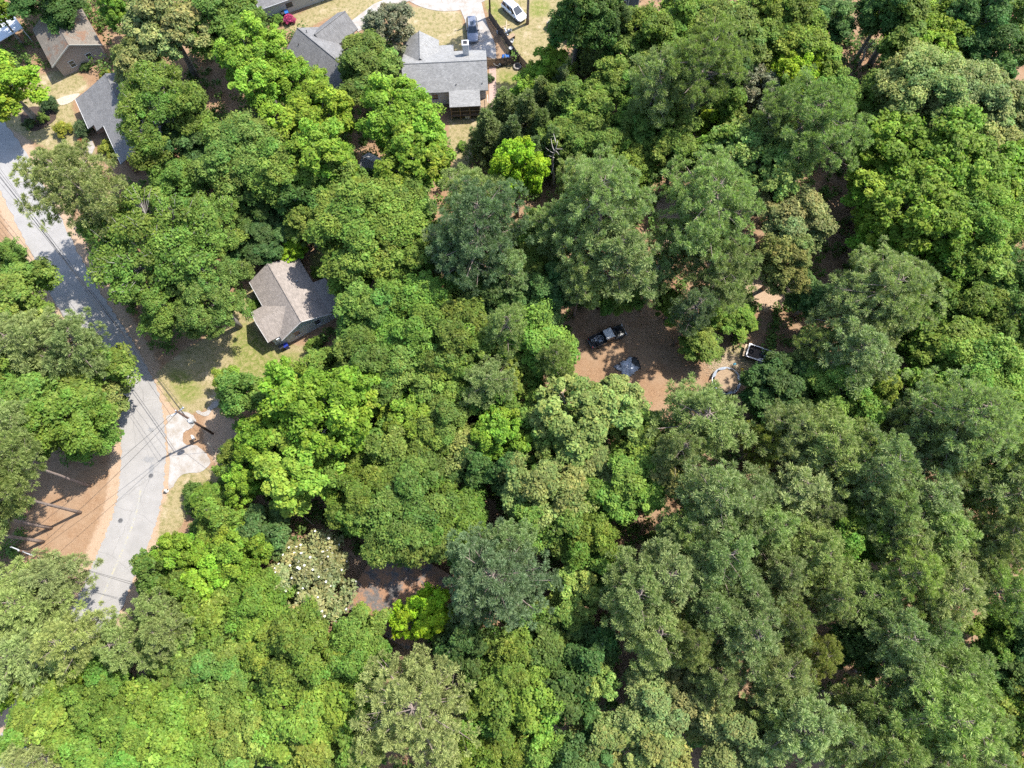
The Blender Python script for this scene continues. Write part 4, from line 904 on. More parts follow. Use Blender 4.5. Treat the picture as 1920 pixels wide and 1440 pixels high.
# H: white roof by the left edge, J: metal shed, K: small grey shed
ph_ = W(20, 68); Hh = empty('carport', ph_, R_(-52), 'white flat metal roof carport by the brick house', 'carport')
MB().extrude([(-3.5, -2.6, 2.6), (3.5, -2.6, 2.6), (3.5, 2.6, 2.9), (-3.5, 2.6, 2.9)], (0, 0, .1)).build('roof', 'roof_white', Hh)
for u in (-3.2, 3.2):
    for v in (-2.4, 2.4): MB().box((u, v, 1.35), (.12, .12, 2.7)).build('post', 'white_paint', Hh)
J = empty('shed', (44.6, 31.0, 0), R_(28), 'grey metal-roofed shed hidden under a tall pine', 'shed')
gwall(J, 'wood_dark', -2.2, 2.2, -1.5, 1.5, 0, 2.2, 2.75); gable(J, 'roof', 'metal_grey', -2.6, 2.6, -1.9, 1.9, 0, 2.15, 2.85, 2.15, th=.06); door(J, (-2.2, 0, .05), 1.0, 1.9, 'u-')
ps = W(706, 326); K_ = empty('shed', ps, R_(-30), 'small pale grey shed in deep shade behind the bright green trees', 'shed')
gwall(K_, 'siding_white', -1.7, 1.7, -1.3, 1.3, 0, 2.1, 2.8); gable(K_, 'roof', 'roof_grey', -2, 2, -1.6, 1.6, 0, 2.1, 2.95, 2.1, th=.08); door(K_, (0.2, -1.3, .05), 1.0, 1.8, 'v-', 'wood_dark')

# ------------------------------------------------------------------ vehicles (local x forward)
def wheel(par, x, y, r=0.36, w=0.24):
    b = MB(); n = 16; prof = [(r * .62, -w / 2), (r * .93, -w / 2), (r, -w * .3), (r, w * .3), (r * .93, w / 2), (r * .62, w / 2)]
    vs = [(x + q * math.cos(2 * math.pi * k / n), y + d, r + q * math.sin(2 * math.pi * k / n)) for q, d in prof for k in range(n)]
    m = len(prof); b.add(vs, [(i * n + k, i * n + (k + 1) % n, ((i + 1) % m) * n + (k + 1) % n, ((i + 1) % m) * n + k) for i in range(m) for k in range(n)])
    t = b.build('wheel', 'rubber', par, True); c = MB()
    s = 1 if y > 0 else -1
    c.tube([(x, y - w * .35, r), (x, y + w * .35, r)], r * .64, 12); c.tube([(x, y + s * w * .3, r), (x, y + s * w * .48, r)], r * .2, 8); c.build('rim', 'metal_grey', t)
def loft(par, name, m, st, smooth=True):
    """stations (x, halfwidth, z_low, z_shoulder, z_top, halfwidth_top)"""
    b = MB(); vs = []
    for x, w, z0, zs, z1, wt in st:
        half = [(w * .88, z0), (w, z0 + .12), (w, zs), (wt + (w - wt) * .35, z1 - .03), (wt * .8, z1)]
        vs += [(x, y, z) for y, z in half] + [(x, -y, z) for y, z in reversed(half)]
    n = 10; k = len(st)
    b.add(vs, [(i * n + j, i * n + (j + 1) % n, (i + 1) * n + (j + 1) % n, (i + 1) * n + j) for i in range(k - 1) for j in range(n)] + [tuple(range(n)), tuple(range((k - 1) * n, k * n))])
    return b.build(name, m, par, smooth)
def cabin(par, paint, xb0, xb1, xt0, xt1, wb, wt, zb, zt, split=(0.5,), roofname='roof'):
    B4 = [Vector((xb0, -wb, zb)), Vector((xb1, -wb, zb)), Vector((xb1, wb, zb)), Vector((xb0, wb, zb))]
    T4 = [Vector((xt0, -wt, zt)), Vector((xt1, -wt, zt)), Vector((xt1, wt, zt)), Vector((xt0, wt, zt))]
    MB().add(B4 + T4, [(0, 1, 5, 4), (1, 2, 6, 5), (2, 3, 7, 6), (3, 0, 4, 7)]).build('pillar_frame', paint, par)
    r = MB(); r.add([t + Vector((0, 0, .002)) for t in T4] + [Vector((p.x * .97 + (xt0 + xt1) / 2 * .03, p.y * .86, p.z + .06)) for p in T4], [(0, 1, 5, 4), (1, 2, 6, 5), (2, 3, 7, 6), (3, 0, 4, 7), (4, 5, 6, 7)]).build(roofname, paint, par)
    def pane(name, a, b, c, d, mu=.08, mv=.1):
        n = (b - a).cross(d - a).normalized() * .012
        f = lambda s, t: (a * (1 - s) + b * s) * (1 - t) + (d * (1 - s) + c * s) * t + n
        MB().add([f(mu, mv), f(1 - mu, mv), f(1 - mu, 1 - mv), f(mu, 1 - mv)], [(0, 1, 2, 3)]).build(name, 'window_glass', par)
    pane('windscreen', B4[1], B4[2], T4[2], T4[1], .06, .06); pane('rear_window', B4[3], B4[0], T4[0], T4[3], .08, .12)
    cuts = [0, *split, 1]
    for i in range(len(cuts) - 1):
        s0, s1 = cuts[i], cuts[i + 1]; l = lambda P, Q, t: P * (1 - t) + Q * t
        pane('side_window', l(B4[0], B4[1], s0), l(B4[0], B4[1], s1), l(T4[0], T4[1], s1), l(T4[0], T4[1], s0)); pane('side_window', l(B4[2], B4[3], 1 - s1), l(B4[2], B4[3], 1 - s0), l(T4[2], T4[3], 1 - s0), l(T4[2], T4[3], 1 - s1))
def lights(par, xf, xr, w, zf, zr):
    for s in (-1, 1):
        MB().box((xf, s * w, zf), (.12, .34, .16)).build('headlight', 'metal_light', par); MB().box((xr, s * w, zr), (.08, .22, .3)).build('tail_light', 'red_cloth', par)
        MB().box((xf - 1.75, s * (w + .36), zf + .33), (.12, .22, .14)).build('mirror', 'rubber', par)
def suv(px, heading, paint, label, vank=False, name='car'):
    v = empty(name, W(*px), heading, label, 'van' if vank else 'car'); h = .98
    loft(v, 'body', paint, [(-2.42, .80, .42, .8, h - .04, .7), (-2.3, .92, .34, .85, h + .02, .84), (-1.2, .95, .3, .85, h + .04, .86), (.6, .95, .3, .84, h + .03, .86), (1.2, .94, .3, .82, h - .02 if not vank else h - .08, .82), (2.0, .91, .34, .76, h - .09 if not vank else h - .2, .76), (2.35, .82, .4, .68, h - .22, .66), (2.45, .62, .46, .6, .68, .5)])
    if vank: cabin(v, paint, -2.3, 1.45, -2.05, .25, .86, .66, h, 1.72, (.33, .68))
    else: cabin(v, paint, -2.28, 1.0, -1.9, .18, .86, .66, h, 1.70, (.33, .66))
    for x in (-1.45, 1.45):
        for y in (-.84, .84): wheel(v, x, y)
    lights(v, 2.28, -2.4, .6, .74, .95)
    if not vank: MB().box((-.35, 0, 1.768), (.75, .62, .012)).build('sunroof', 'window_glass', v)
    for s in (-1, 1): MB().tube([(-1.7, s * .57, 1.80), (.0, s * .57, 1.80)], .025, 6).build('roof_rail', 'metal_light', v)
    return v
a0, a1 = W(887, 40), W(890, 84); d = a1 - a0
suv((886, 62), math.atan2(d.y, d.x), 'paint_grey', 'dark grey estate car on the white concrete driveway')
a0, a1 = W(946, 8), W(982, 40); d = a1 - a0
suv((964, 26), math.atan2(d.y, d.x), 'paint_white', 'white minivan parked on dry grass by the fence', True, 'van')
def pickup(px, heading, paint, label, cover=None, zb=1.02):
    v = empty('pickup_truck', W(*px), heading, label, 'pickup truck')
    loft(v, 'body', paint, [(-.62, .94, .42, .92, zb, .86), (.9, .95, .42, .9, zb, .86), (1.5, .94, .42, .86, zb - .04, .84), (2.3, .92, .46, .82, zb - .10, .80), (2.62, .84, .5, .74, zb - .2, .7)])
    cabin(v, paint, -.6, 1.35, -.42, .62, .86, .68, zb - .02, 1.68, (.45,))
    bd = MB().box((-1.65, 0, .60), (2.1, 1.6, .10)).build('bed_floor', 'wire_black', v)
    for s in (-1, 1): MB().box((-1.65, s * .88, .76), (2.06, .10, .58)).build('bed_side', paint, v, bevel=.02)
    MB().box((-2.66, 0, .78), (.09, 1.70, .52)).build('tailgate', paint, v, bevel=.02); MB().box((-.63, 0, .78), (.05, 1.62, .5)).build('bed_front', paint, v)
    part('bumper', 'metal_light', v, ((2.68, 0, .52), (.14, 1.75, .18)), bevel=.03); part('bumper', 'metal_grey', v, ((-2.78, 0, .5), (.14, 1.7, .16)), bevel=.03)
    for x in (-1.7, 1.75):
        for y in (-.84, .84): wheel(v, x, y, .38, .26)
    lights(v, 2.58, -2.73, .68, .78, .82)
    return v
a0, a1 = W(1108, 645), W(1164, 621); d = a1 - a0
P1 = pickup((1138, 634), math.atan2(d.y, d.x), 'paint_black', 'black pickup with a white sheet on its cab roof in the dirt clearing')
rng = np.random.default_rng(3)
def crumple(nx, ny, lx, ly, amp, seed, edge=0.0):
    r = np.random.default_rng(seed); b = MB(); h = r.random((nx + 1, ny + 1))
    h = (h + np.roll(h, 1, 0) + np.roll(h, 1, 1)) / 3
    top = [(lx * (i / nx - .5) + r.normal() * edge, ly * (j / ny - .5) + r.normal() * edge, amp * h[i, j] * (0.35 if i in (0, nx) or j in (0, ny) else 1.0) + .03) for i in range(nx + 1) for j in range(ny + 1)]
    bot = [(x, y, 0.0) for x, y, z in top]; n1 = ny + 1; K = len(top)
    fs = [(i * n1 + j, (i + 1) * n1 + j, (i + 1) * n1 + j + 1, i * n1 + j + 1) for i in range(nx) for j in range(ny)]
    rim = [i * n1 for i in range(nx + 1)] + [nx * n1 + j for j in range(1, n1)] + [i * n1 + ny for i in range(nx - 1, -1, -1)] + [j for j in range(ny - 1, 0, -1)]
    b.add(top + bot, fs + [(rim[k], rim[(k + 1) % len(rim)], rim[(k + 1) % len(rim)] + K, rim[k] + K) for k in range(len(rim))]); return b
sh_ = crumple(8, 8, 1.25, 1.5, .10, 5, .02).build('white_sheet', 'tarp_white', None, True)
sh_.location = P1.matrix_world @ Vector((0, 0, 0)); sh_.rotation_euler = P1.rotation_euler
sh_.location = P1.location + Matrix.Rotation(P1.rotation_euler.z, 3, 'Z') @ Vector((.05, 0, 1.735)); tag(sh_, 'white crumpled sheet spread over the cab roof of the black pickup', 'sheet')
def junk(par_loc, rz, x0, x1, y0, y1, z, items, group, where):
    r = random.Random(len(items) * 7 + 1)
    for i, (nm, m, s, lab) in enumerate(items):
        p = par_loc + Matrix.Rotation(rz, 3, 'Z') @ Vector((r.uniform(x0, x1), r.uniform(y0, y1), 0)); b = MB()
        if nm == 'bucket': b.lathe([(s * .36, 0), (s * .45, s * .9), (s * .40, s * .9), (s * .32, .06)], (0, 0, 0), 12)
        elif nm == 'plank': b.box((0, 0, .04), (s * 2.4, .16, .05), r.uniform(0, 3)); b.box((.05, .1, .085), (s * 1.9, .12, .04), r.uniform(0, 3))
        elif nm == 'hose': b.tube([((s * .5 + .02 * k) * math.cos(k * .6), (s * .5 + .02 * k) * math.sin(k * .6), .05 + .004 * k) for k in range(20)], .035, 5)
        elif nm == 'bag': b = crumple(5, 5, s, s * .8, s * .5, i + 3, .04)
        elif nm == 'crate':
            b.box((0, 0, .03), (s, s * .7, .05)); [b.box((sx * s * .48, 0, s * .25), (.04, s * .7, s * .42)) for sx in (-1, 1)]; [b.box((0, sy * s * .34, s * .25), (s * .9, .04, s * .42)) for sy in (-1, 1)]
        elif nm == 'tyre':
            n = 14; vs = [((s * .42 + s * .14 * math.cos(q * math.pi / 3)) * math.cos(2 * math.pi * k / n), (s * .42 + s * .14 * math.cos(q * math.pi / 3)) * math.sin(2 * math.pi * k / n), s * .14 + s * .14 * math.sin(q * math.pi / 3)) for q in range(6) for k in range(n)]
            b.add(vs, [(q * n + k, q * n + (k + 1) % n, ((q + 1) % 6) * n + (k + 1) % n, ((q + 1) % 6) * n + k) for q in range(6) for k in range(n)])
        o = b.build(nm, m, None, nm in ('bag', 'hose', 'tyre')); o.location = (p.x, p.y, z); o.rotation_euler = (0, 0, r.uniform(0, 6))
        tag(o, lab + ' ' + where, nm, group)
pl_, pr_ = P1.location, P1.rotation_euler.z
junk(pl_, pr_, -2.4, -1.0, -.6, .6, .66, [('bucket', 'white_paint', .4, 'white bucket'), ('plank', 'metal_light', .3, 'pale metal bars'), ('bag', 'tarp_black', .8, 'black rubbish bag'), ('hose', 'metal_light', .5, 'coiled pale hose'), ('crate', 'wire_black', .6, 'black crate'), ('bag', 'tarp_grey', .5, 'grey plastic bag')], 'load in the black pickup bed', 'in the black pickup bed')
a0, a1 = W(1036, 48), W(1072, 74); d = a1 - a0
pickup((1053, 62), math.atan2(d.y, d.x), 'paint_green', 'dark green-grey pickup in the shade of a tall dark tree')
# trailer with a load
a0, a1 = W(1393, 663), W(1448, 682); d = a1 - a0; th = math.atan2(d.y, d.x)
T = empty('trailer', W(1424, 670), th, 'open utility trailer with pale side rails loaded with scrap near the straw patch', 'trailer')
part('bed_floor', 'wood_dark', T, ((0, 0, .62), (3.9, 1.8, .08)))
for s in (-1, 1):
    MB().box((0, s * .96, .82), (4.1, .08, .44)).build('side_panel', 'rust', T); MB().box((0, s * .98, 1.08), (4.2, .16, .10)).build('side_rail', 'metal_light', T)
MB().box((-2.02, 0, .82), (.08, 1.84, .44)).build('end_panel', 'rust', T); MB().box((-2.02, 0, 1.085), (.16, 2.08, .105)).build('side_rail', 'metal_light', T); MB().box((2.02, 0, .82), (.08, 1.84, .44)).build('end_panel', 'rust', T)
part('bumper', 'wood_cut', T, ((-2.32, 0, .66), (.34, 1.9, .12)))
for y in (-1.08, 1.08): wheel(T, .3, y, .34, .22); MB().extrude([(-.15, y - .14, .72), (.75, y - .14, .72), (.62, y - .14, .84), (0.0, y - .14, .84)], (0, .28, 0)).build('mudguard', 'metal_grey', T)
MB().tube([(2.05, .6, .55), (3.4, 0, .5)], .05, 6).build('drawbar', 'metal_grey', T); MB().tube([(2.05, -.6, .55), (3.4, 0, .5), (3.7, 0, .5)], .05, 6).build('drawbar', 'metal_grey', T); MB().tube([(3.3, 0, .02), (3.3, 0, .9)], .05, 6).build('jack', 'metal_grey', T)
junk(W(1424, 670), th, -1.6, 1.6, -.7, .7, .67, [('tyre', 'rubber', .6, 'black tyre'), ('bucket', 'metal_light', .45, 'pale bucket'), ('plank', 'wood_cut', .5, 'cut planks'), ('bag', 'tarp_black', .7, 'black rubbish bag'), ('crate', 'rust', .6, 'rusty crate'), ('bag', 'tarp_grey', .6, 'grey bundle'), ('tyre', 'rubber', .55, 'second worn tyre'), ('plank', 'metal_light', .4, 'metal strips')], 'load in the trailer', 'in the open trailer')
# things around the clearing
t = crumple(10, 8, 2.6, 2.3, .55, 2, .12).build('tarp', 'tarp_grey', None, True); t.location = W(1176, 690); t.rotation_euler = (0, 0, .6); tag(t, 'crumpled blue-grey tarp heap on the bare ground', 'tarp')
t = crumple(6, 6, 1.3, 1.9, .4, 8, .1).build('tarp', 'tarp_black', None, True); t.location = W(1190, 682); t.rotation_euler = (0, 0, .2); tag(t, 'black plastic heap beside the blue-grey tarp', 'tarp')
rg = W(1360, 716); n = 26; TR = empty('trampoline', rg, 0, 'round worn trampoline ring with pale rim filled with leaf litter', 'trampoline')
MB().tube([(2.0 * math.cos(k * 2 * math.pi / n), 2.0 * math.sin(k * 2 * math.pi / n), .55) for k in range(n + 1)], .06, 6, False).build('frame', 'metal_light', TR)
pd = MB(); vs = []
for k in range(n):
    a = k * 2 * math.pi / n; w_ = .28 + .16 * math.sin(k * 1.9)
    vs += [((2.02) * math.cos(a), 2.02 * math.sin(a), .62), ((2.02 - w_) * math.cos(a), (2.02 - w_) * math.sin(a), .60)]
keep = [k for k in range(n) if k % 9 not in (3, 4)]
pd.add(vs, [(2 * k, 2 * ((k + 1) % n), 2 * ((k + 1) % n) + 1, 2 * k + 1) for k in keep]); pd.build('rim_pad', 'pad_grey', TR)
MB().prism([(1.66 * math.cos(k * 2 * math.pi / n), 1.66 * math.sin(k * 2 * math.pi / n)) for k in range(n)], .5, .515).build('mat', 'wood_tan', TR)
for k in range(6): a = k * math.pi / 3; MB().tube([(2.0 * math.cos(a), 2.0 * math.sin(a), .55), (2.05 * math.cos(a), 2.05 * math.sin(a), 0)], .04, 6).build('leg', 'metal_light', TR)
t = crumple(6, 5, 1.2, 1.6, .5, 12, .1).build('tarp', 'tarp_white', None, True); t.location = W(1372, 728); tag(t, 'pale plastic sheet lying beside the round trampoline', 'sheet')
junk(W(1383, 688), 0, -.6, .6, -.4, .4, 0, [('bag', 'yellow_plastic', .5, 'yellow plastic bag'), ('bag', 'cyan_plastic', .4, 'light blue plastic bag')], 'bags on the straw', 'on the straw beside the trailer')
b = MB(); r = random.Random(2)
for k in range(2600):
    x, y = r.gauss(0, 1.5), r.gauss(0, 1.25); a = r.uniform(0, 3.14); l = r.uniform(.12, .3)
    b.box((x, y, .02 + .05 * r.random()), (l, .025, .015), a)
s_ = b.build('straw', 'wood_cut'); s_.location = W(1362, 684); tag(s_, 'pale straw scattered on the ground by the trailer', 'straw', kind='stuff')

# ------------------------------------------------------------------ street furniture
def pole(base, top, label, seed, arm_dir, trans=True, arm=1.1):
    b0 = W(*base)
    h = min(range(60, 160), key=lambda k: (proj((b0.x, b0.y, k * .1))[0] - top[0]) ** 2 + (proj((b0.x, b0.y, k * .1))[1] - top[1]) ** 2) * .1
    e = empty('utility_pole', b0, 0, label, 'utility pole')
    MB().tube([(0, 0, -.3), (0, 0, h * .5), (0, 0, h)], [.17, .145, .12], 10).build('pole', 'wood_pole', e, True)
    ax = Vector((math.cos(arm_dir), math.sin(arm_dir), 0))
    MB().box((0, 0, h - .5), (arm * 2, .11, .13), arm_dir).build('crossarm', 'metal_light', e)
    tips = []
    for s in (-.92, .0, .92):
        c = ax * s * arm + Vector((0, 0, h - .42)); 
        if s == 0: c = Vector((0, 0, h))
        MB().lathe([(.03, 0), (.09, .06), (.05, .12), (.09, .18), (.03, .24)], c, 8).build('insulator', 'metal_light', e); tips.append(b0 + c + Vector((0, 0, .24)))
    if trans:
        s = Vector((-ax.y, ax.x, 0)) * .45
        t = MB().lathe([(.24, 0), (.29, .05), (.29, .85), (.22, .95)], s + Vector((0, 0, h - 4.1)), 12).build('transformer', 'metal_light', e, True)
        for k in (-1, 1): MB().lathe([(.03, 0), (.06, .08), (.03, .22)], s + ax * k * .12 + Vector((0, 0, h - 3.16)), 6).build('bushing', 'metal_grey', t)
        MB().box((s * .5) + Vector((0, 0, h - 3.7)), (.3, .12, .1), math.atan2(s.y, s.x)).build('bracket', 'metal_grey', e)
    return e, b0, h, tips
rdir = math.atan2((W(190, 560) - W(330, 765)).y, (W(190, 560) - W(330, 765)).x)
U1, ub, uh, ut = pole((399, 813), (332, 767), 'brown wooden utility pole with a grey transformer at the driveway', 1, rdir + math.pi / 2, True, .9)
u2 = W(36, 1019, 11.2); 
U2, vb, vh, vt = pole((104, 1042), (38, 1019), 'utility pole with a pale crossarm under the roadside pines', 2, R_(160), False, 1.5)
U3, wb, wh, wt_ = pole((919, 31), (913, -60), 'dark wooden pole at the upper end of the fence', 3, R_(20), False, .8)
def cable(p, q, sag, r, label, group=None, n=26):
    p, q = Vector(p), Vector(q)
    o = MB().tube([p + (q - p) * (k / n) - Vector((0, 0, sag * 4 * (k / n) * (1 - k / n))) for k in range(n + 1)], r, 4, False).build('power_line', 'wire_black')
    return tag(o, label, 'cable', group)
far = W(-60, 270, 11)
for k, t in enumerate(ut): cable(t, far + Vector((.7 * k, .5 * k, .35 * k)), .7, .018, 'thin power line running above the upper road from the transformer pole', 'power lines above the upper road')
cable(ub + Vector((0, 0, uh - 2.6)), far + Vector((.2, .1, -2.2)), .9, .038, 'thick low communication cable above the upper road')
cable(ub + Vector((0, 0, uh - 3.0)), far + Vector((.5, .3, -2.6)), .9, .026, 'lower of the two communication cables above the upper road')
for k in (0, 2): cable(ut[k], vt[k], .6, .022, 'thin power line crossing the road bend between the two poles', 'power lines across the road bend')
for k in (0, 1): cable(vt[k] - Vector((0, 0, 0.6 * k)), W(640, 1200, 7) + Vector((0, -k, 0)), .8, .018, 'thin wire crossing the lower road from the pine-shaded pole', 'wires across the lower road')
cable(ub + Vector((0, 0, uh - 4)), F.matrix_world @ Vector((0, 0, 0)) + Matrix.Rotation(R_(-58.1), 3, 'Z') @ Vector((10.6, -3.4, 2.8)), .4, .02, 'service cable from the transformer pole to the tan-roofed house')
gb = W(405, 847); ge = ub + Vector((0, 0, uh - .8)); gd = (ge - gb)
GW = empty('guy_wire', gb, 0, 'slanting guy wire with a pale guard beside the utility pole', 'guy wire')
MB().tube([(0, 0, -.1), gd], .018, 4, False).build('wire', 'wire_black', GW); MB().tube([gd * .02, gd * .24], .055, 6).build('guard', 'siding_cream', GW)
hy = empty('fire_hydrant', W(313.5, 921), .6, 'white fire hydrant on the verge at the road bend', 'fire hydrant')
MB().lathe([(.20, 0), (.20, .06), (.15, .08), (.15, .5), (.19, .52), (.19, .58), (.15, .66), (.05, .74), (.05, .80)], n=12).build('barrel', 'white_paint', hy, True)
for s in (-1, 1): MB().tube([(s * .12, 0, .42), (s * .30, 0, .42)], .075, 8).build('outlet', 'wire_black', hy)
MB().tube([(0, -.12, .40), (0, -.28, .40)], .1, 8).build('outlet', 'white_paint', hy)
mb_ = empty('mailbox', W(367, 823.5), .5, 'white roadside mailbox beside the pole shadow', 'mailbox')
MB().box((0, 0, .5), (.1, .1, 1.0)).build('post', 'wood_dark', mb_); MB().extrude([(-.13, -.3, 1.0), (.13, -.3, 1.0), (.13, -.3, 1.14), (.07, -.3, 1.24), (-.07, -.3, 1.24), (-.13, -.3, 1.14)], (0, .6, 0)).build('box', 'white_paint', mb_); MB().box((.15, .1, 1.2), (.02, .04, .2)).build('flag', 'red_cloth', mb_); MB().box((0, .0, .85), (.34, .5, .22)).build('paper_tube', 'metal_light', mb_)
r = random.Random(9); bp_ = W(413, 853)
for k in range(15):
    a = r.uniform(0, 6.28) if k > 4 else r.uniform(-.7, -.2); l = r.uniform(.8, 2.4) if k > 4 else r.uniform(.5, .9); rad = r.uniform(.035, .07) if k > 4 else r.uniform(.12, .17)
    c = bp_ + Vector((r.gauss(0, .55), r.gauss(0, .45), .12 + .03 * k)); dd = Vector((math.cos(a), math.sin(a), r.uniform(-.06, .1))) * l / 2
    o = MB().tube([c - dd, c + Vector((r.gauss(0, .04), r.gauss(0, .04), .03)), c + dd], [rad, rad * .95, rad * .7], 7).build('log' if k < 5 else 'cut_branch', 'wood_cut' if k % 3 else 'bark_grey')
    tag(o, 'short pale cut log in the brush pile' if k < 5 else 'cut branch in the brush pile at the driveway', 'log' if k < 5 else 'branch', 'logs in the brush pile' if k < 5 else 'branches in the brush pile')
# manholes and oil stains on the road
for p, rad, lab in (((226, 976), .36, 'round iron manhole cover near the yellow line'), ((283, 892), .36, 'dark manhole cover near the driveway apron')):
    c = W(*p); e = empty('manhole_cover', (c.x, c.y, .0), 0, lab, 'manhole cover')
    MB().lathe([(rad, .0), (rad, .03), (rad - .07, .03), (rad - .07, .0)], n=20).build('ring', 'asphalt_patch', e); MB().lathe([(rad - .075, 0), (rad - .075, .026)], n=20).build('lid', 'stain', e)
def blot(px, rx, ry, lab, seed):
    r = random.Random(seed); c = W(*px); P = [(c.x + rx * (1 + r.uniform(-.35, .35)) * math.cos(a), c.y + ry * (1 + r.uniform(-.35, .35)) * math.sin(a)) for a in np.linspace(0, 6.28, 22, endpoint=False)]
    tag(MB().add([(x, y, .0165) for x, y in P], [tuple(range(len(P)))]).build('road_stain', 'asphalt_patch'), lab, kind='structure')
blot((279, 862), .8, .45, 'dark oil stain on the road', 1); blot((283, 806), .45, .3, 'faint tar patch on the road', 2); blot((284, 880), .3, .9, 'narrow tar patch on the road', 5)
# fence behind the white van
def fence(p, q, h, label, m):
    a, b_ = W(*p), W(*q); d = b_ - a; n = max(1, round(d.length / 2.4)); e = empty('fence', a, math.atan2(d.y, d.x), label, 'fence'); l = d.length / n
    for i in range(n + 1): MB().box((i * l, 0, h / 2), (.11, .11, h + .1)).build('post', 'wood_dark', e)
    for i in range(n):
        pn = MB(); c = int(l / .15); rr_ = random.Random(i)
        for k in range(c): pn.box((i * l + .06 + (k + .5) * (l - .12) / c, -.07, h / 2 + rr_.uniform(-.02, .02)), (.135, .025, h))
        o = pn.build('fence_panel', m, e); tag(o, kind='stuff'); MB().box((i * l + l / 2, -.03, h * .25), (l - .12, .05, .09)).build('rail', m, e); MB().box((i * l + l / 2, -.03, h * .8), (l - .12, .05, .09)).build('rail', m, e)
    return e
fence((917, 34), (975, 118), 1.8, 'dark wooden privacy fence between the driveway and white van', 'wood_dark'); fence((975, 118), (1006, 152), 1.8, 'lower wooden privacy fence along the back lawn', 'wood_tan')
fence((930, 124), (972, 119), 1.7, 'short wooden fence closing off the back lawn', 'wood_dark'); fence((913, 125), (930, 124), 1.7, 'tan wooden gate panel beside the grey roof', 'wood_tan')
def bin_(px, m, rz, label):
    e = empty('wheelie_bin', W(*px), rz, label, 'bin'); MB().box((0, 0, .52), (.5, .55, .9), taper=1.0).build('body', m, e, bevel=.03); MB().extrude([(-.3, -.34, .98), (.3, -.34, .98), (.3, .36, 1.06), (-.3, .36, 1.06)], (0, 0, .06)).build('lid', m, e); MB().tube([(-.22, .38, .98), (.22, .38, .98)], .025, 6).build('handle', 'rubber', e)
    for s in (-1, 1): MB().tube([(s * .22, .28, .11), (s * .29, .28, .11)], .11, 10).build('wheel', 'rubber', e)
bin_((539, 652), 'bin_blue', R_(-58), 'dark blue wheelie bin against the pale blue gabled house'); bin_((531, 655), 'wire_black', R_(-50), 'black wheelie bin beside the dark blue bin')
bin_((540, 31), 'bin_blue_light', R_(25), 'bright blue wheelie bin at the cream wall'); bin_((534, 33), 'wire_black', R_(25), 'black wheelie bin at the cream wall'); bin_((958, 100), 'wire_black', .3, 'black wheelie bin against the dark fence')
o = MB().lathe([(.28, 0), (.34, .02), (.34, .1), (.10, .2)], (0, 0, 1.12), 12).build('bin_lid', 'white_paint'); o.location = W(958, 100); tag(o, 'white round lid on the black bin by the fence', 'lid')
o = crumple(5, 4, 1.3, .8, .35, 4, .06).build('tarp', 'bin_blue_light', None, True); o.location = W(949, 106); tag(o, 'bright blue tarp scrap against the short wooden fence', 'tarp')
um = empty('umbrella', W(947, 120), 0, 'folded grey garden umbrella beside the short wooden fence', 'umbrella'); MB().tube([(0, 0, 0), (0, 0, 2.3)], .03, 6).build('pole', 'metal_light', um); MB().lathe([(.32, .9), (.22, 1.4), (.10, 2.0), (.03, 2.3)], n=8).build('canopy', 'tarp_grey', um); MB().lathe([(.3, 0), (.3, .08), (.06, .12)], n=10).build('base', 'stone', um)
fp = empty('fire_pit', W(970, 126), 0, 'round stone fire pit on the back lawn', 'fire pit')
for k in range(12): a = k * math.pi / 6; MB().box((.55 * math.cos(a), .55 * math.sin(a), .16), (.24, .27, .34), a).build('stone', 'stone', fp, bevel=.03)
MB().prism([(.44 * math.cos(k * .52), .44 * math.sin(k * .52)) for k in range(12)], 0, .08).build('ash', 'stain', fp)
gr_ = empty('lawn_mower', W(937, 124), .4, 'dark push mower with white cap by the gate', 'mower'); MB().box((0, 0, .28), (.75, .55, .22)).build('deck', 'wire_black', gr_, bevel=.05); MB().lathe([(.16, .38), (.18, .4), (.16, .55), (.05, .6)], n=10).build('engine', 'white_paint', gr_); MB().tube([(-.3, -.22, .35), (-1.0, -.22, .95), (-1.0, .22, .95), (-.3, .22, .35)], .025, 6).build('handle', 'metal_light', gr_)
for x in (-.3, .3):
    for y in (-.32, .32): MB().tube([(x, y - .04, .13), (x, y + .04, .13)], .13, 10).build('wheel', 'rubber', gr_)
junk(W(949, 60), 0, -1.2, 1.2, -2.2, 1.5, 0, [('bag', 'tarp_grey', .9, 'grey bundle'), ('plank', 'wood_cut', .8, 'loose planks'), ('crate', 'metal_light', .8, 'pale metal crate'), ('plank', 'metal_light', .7, 'metal bars'), ('bag', 'tarp_white', .7, 'white bag'), ('bucket', 'white_paint', .5, 'white bucket'), ('crate', 'wood_dark', 1.0, 'dark wooden crate'), ('tyre', 'rubber', .6, 'old tyre')], 'junk along the fence', 'lying along the dark fence')
junk(W(985, 142), 0, -1.0, .9, -1.0, .8, 0, [('bag', 'tarp_white', .5, 'white bag'), ('plank', 'metal_light', .9, 'white bars'), ('crate', 'tarp_grey', .7, 'grey crate')], 'junk at the lower fence', 'at the lower fence corner')
tb = empty('picnic_bench', W(958, 74), R_(40), 'low wooden bench frame among the fence junk', 'bench'); part('top', 'wood_tan', tb, ((0, 0, .7), (1.5, .7, .06)))
for x in (-.6, .6): MB().box((x, 0, .34), (.08, .6, .68)).build('leg', 'wood_dark', tb)
o = empty('heat_pump', W(877, 219), 0, 'white outdoor unit under the screened porch', 'air conditioner'); MB().box((0, 0, .4), (.8, .8, .8)).build('case', 'white_paint', o, bevel=.03); MB().lathe([(.3, .8), (.3, .83), (.05, .83)], n=12).build('fan_grille', 'metal_grey', o)

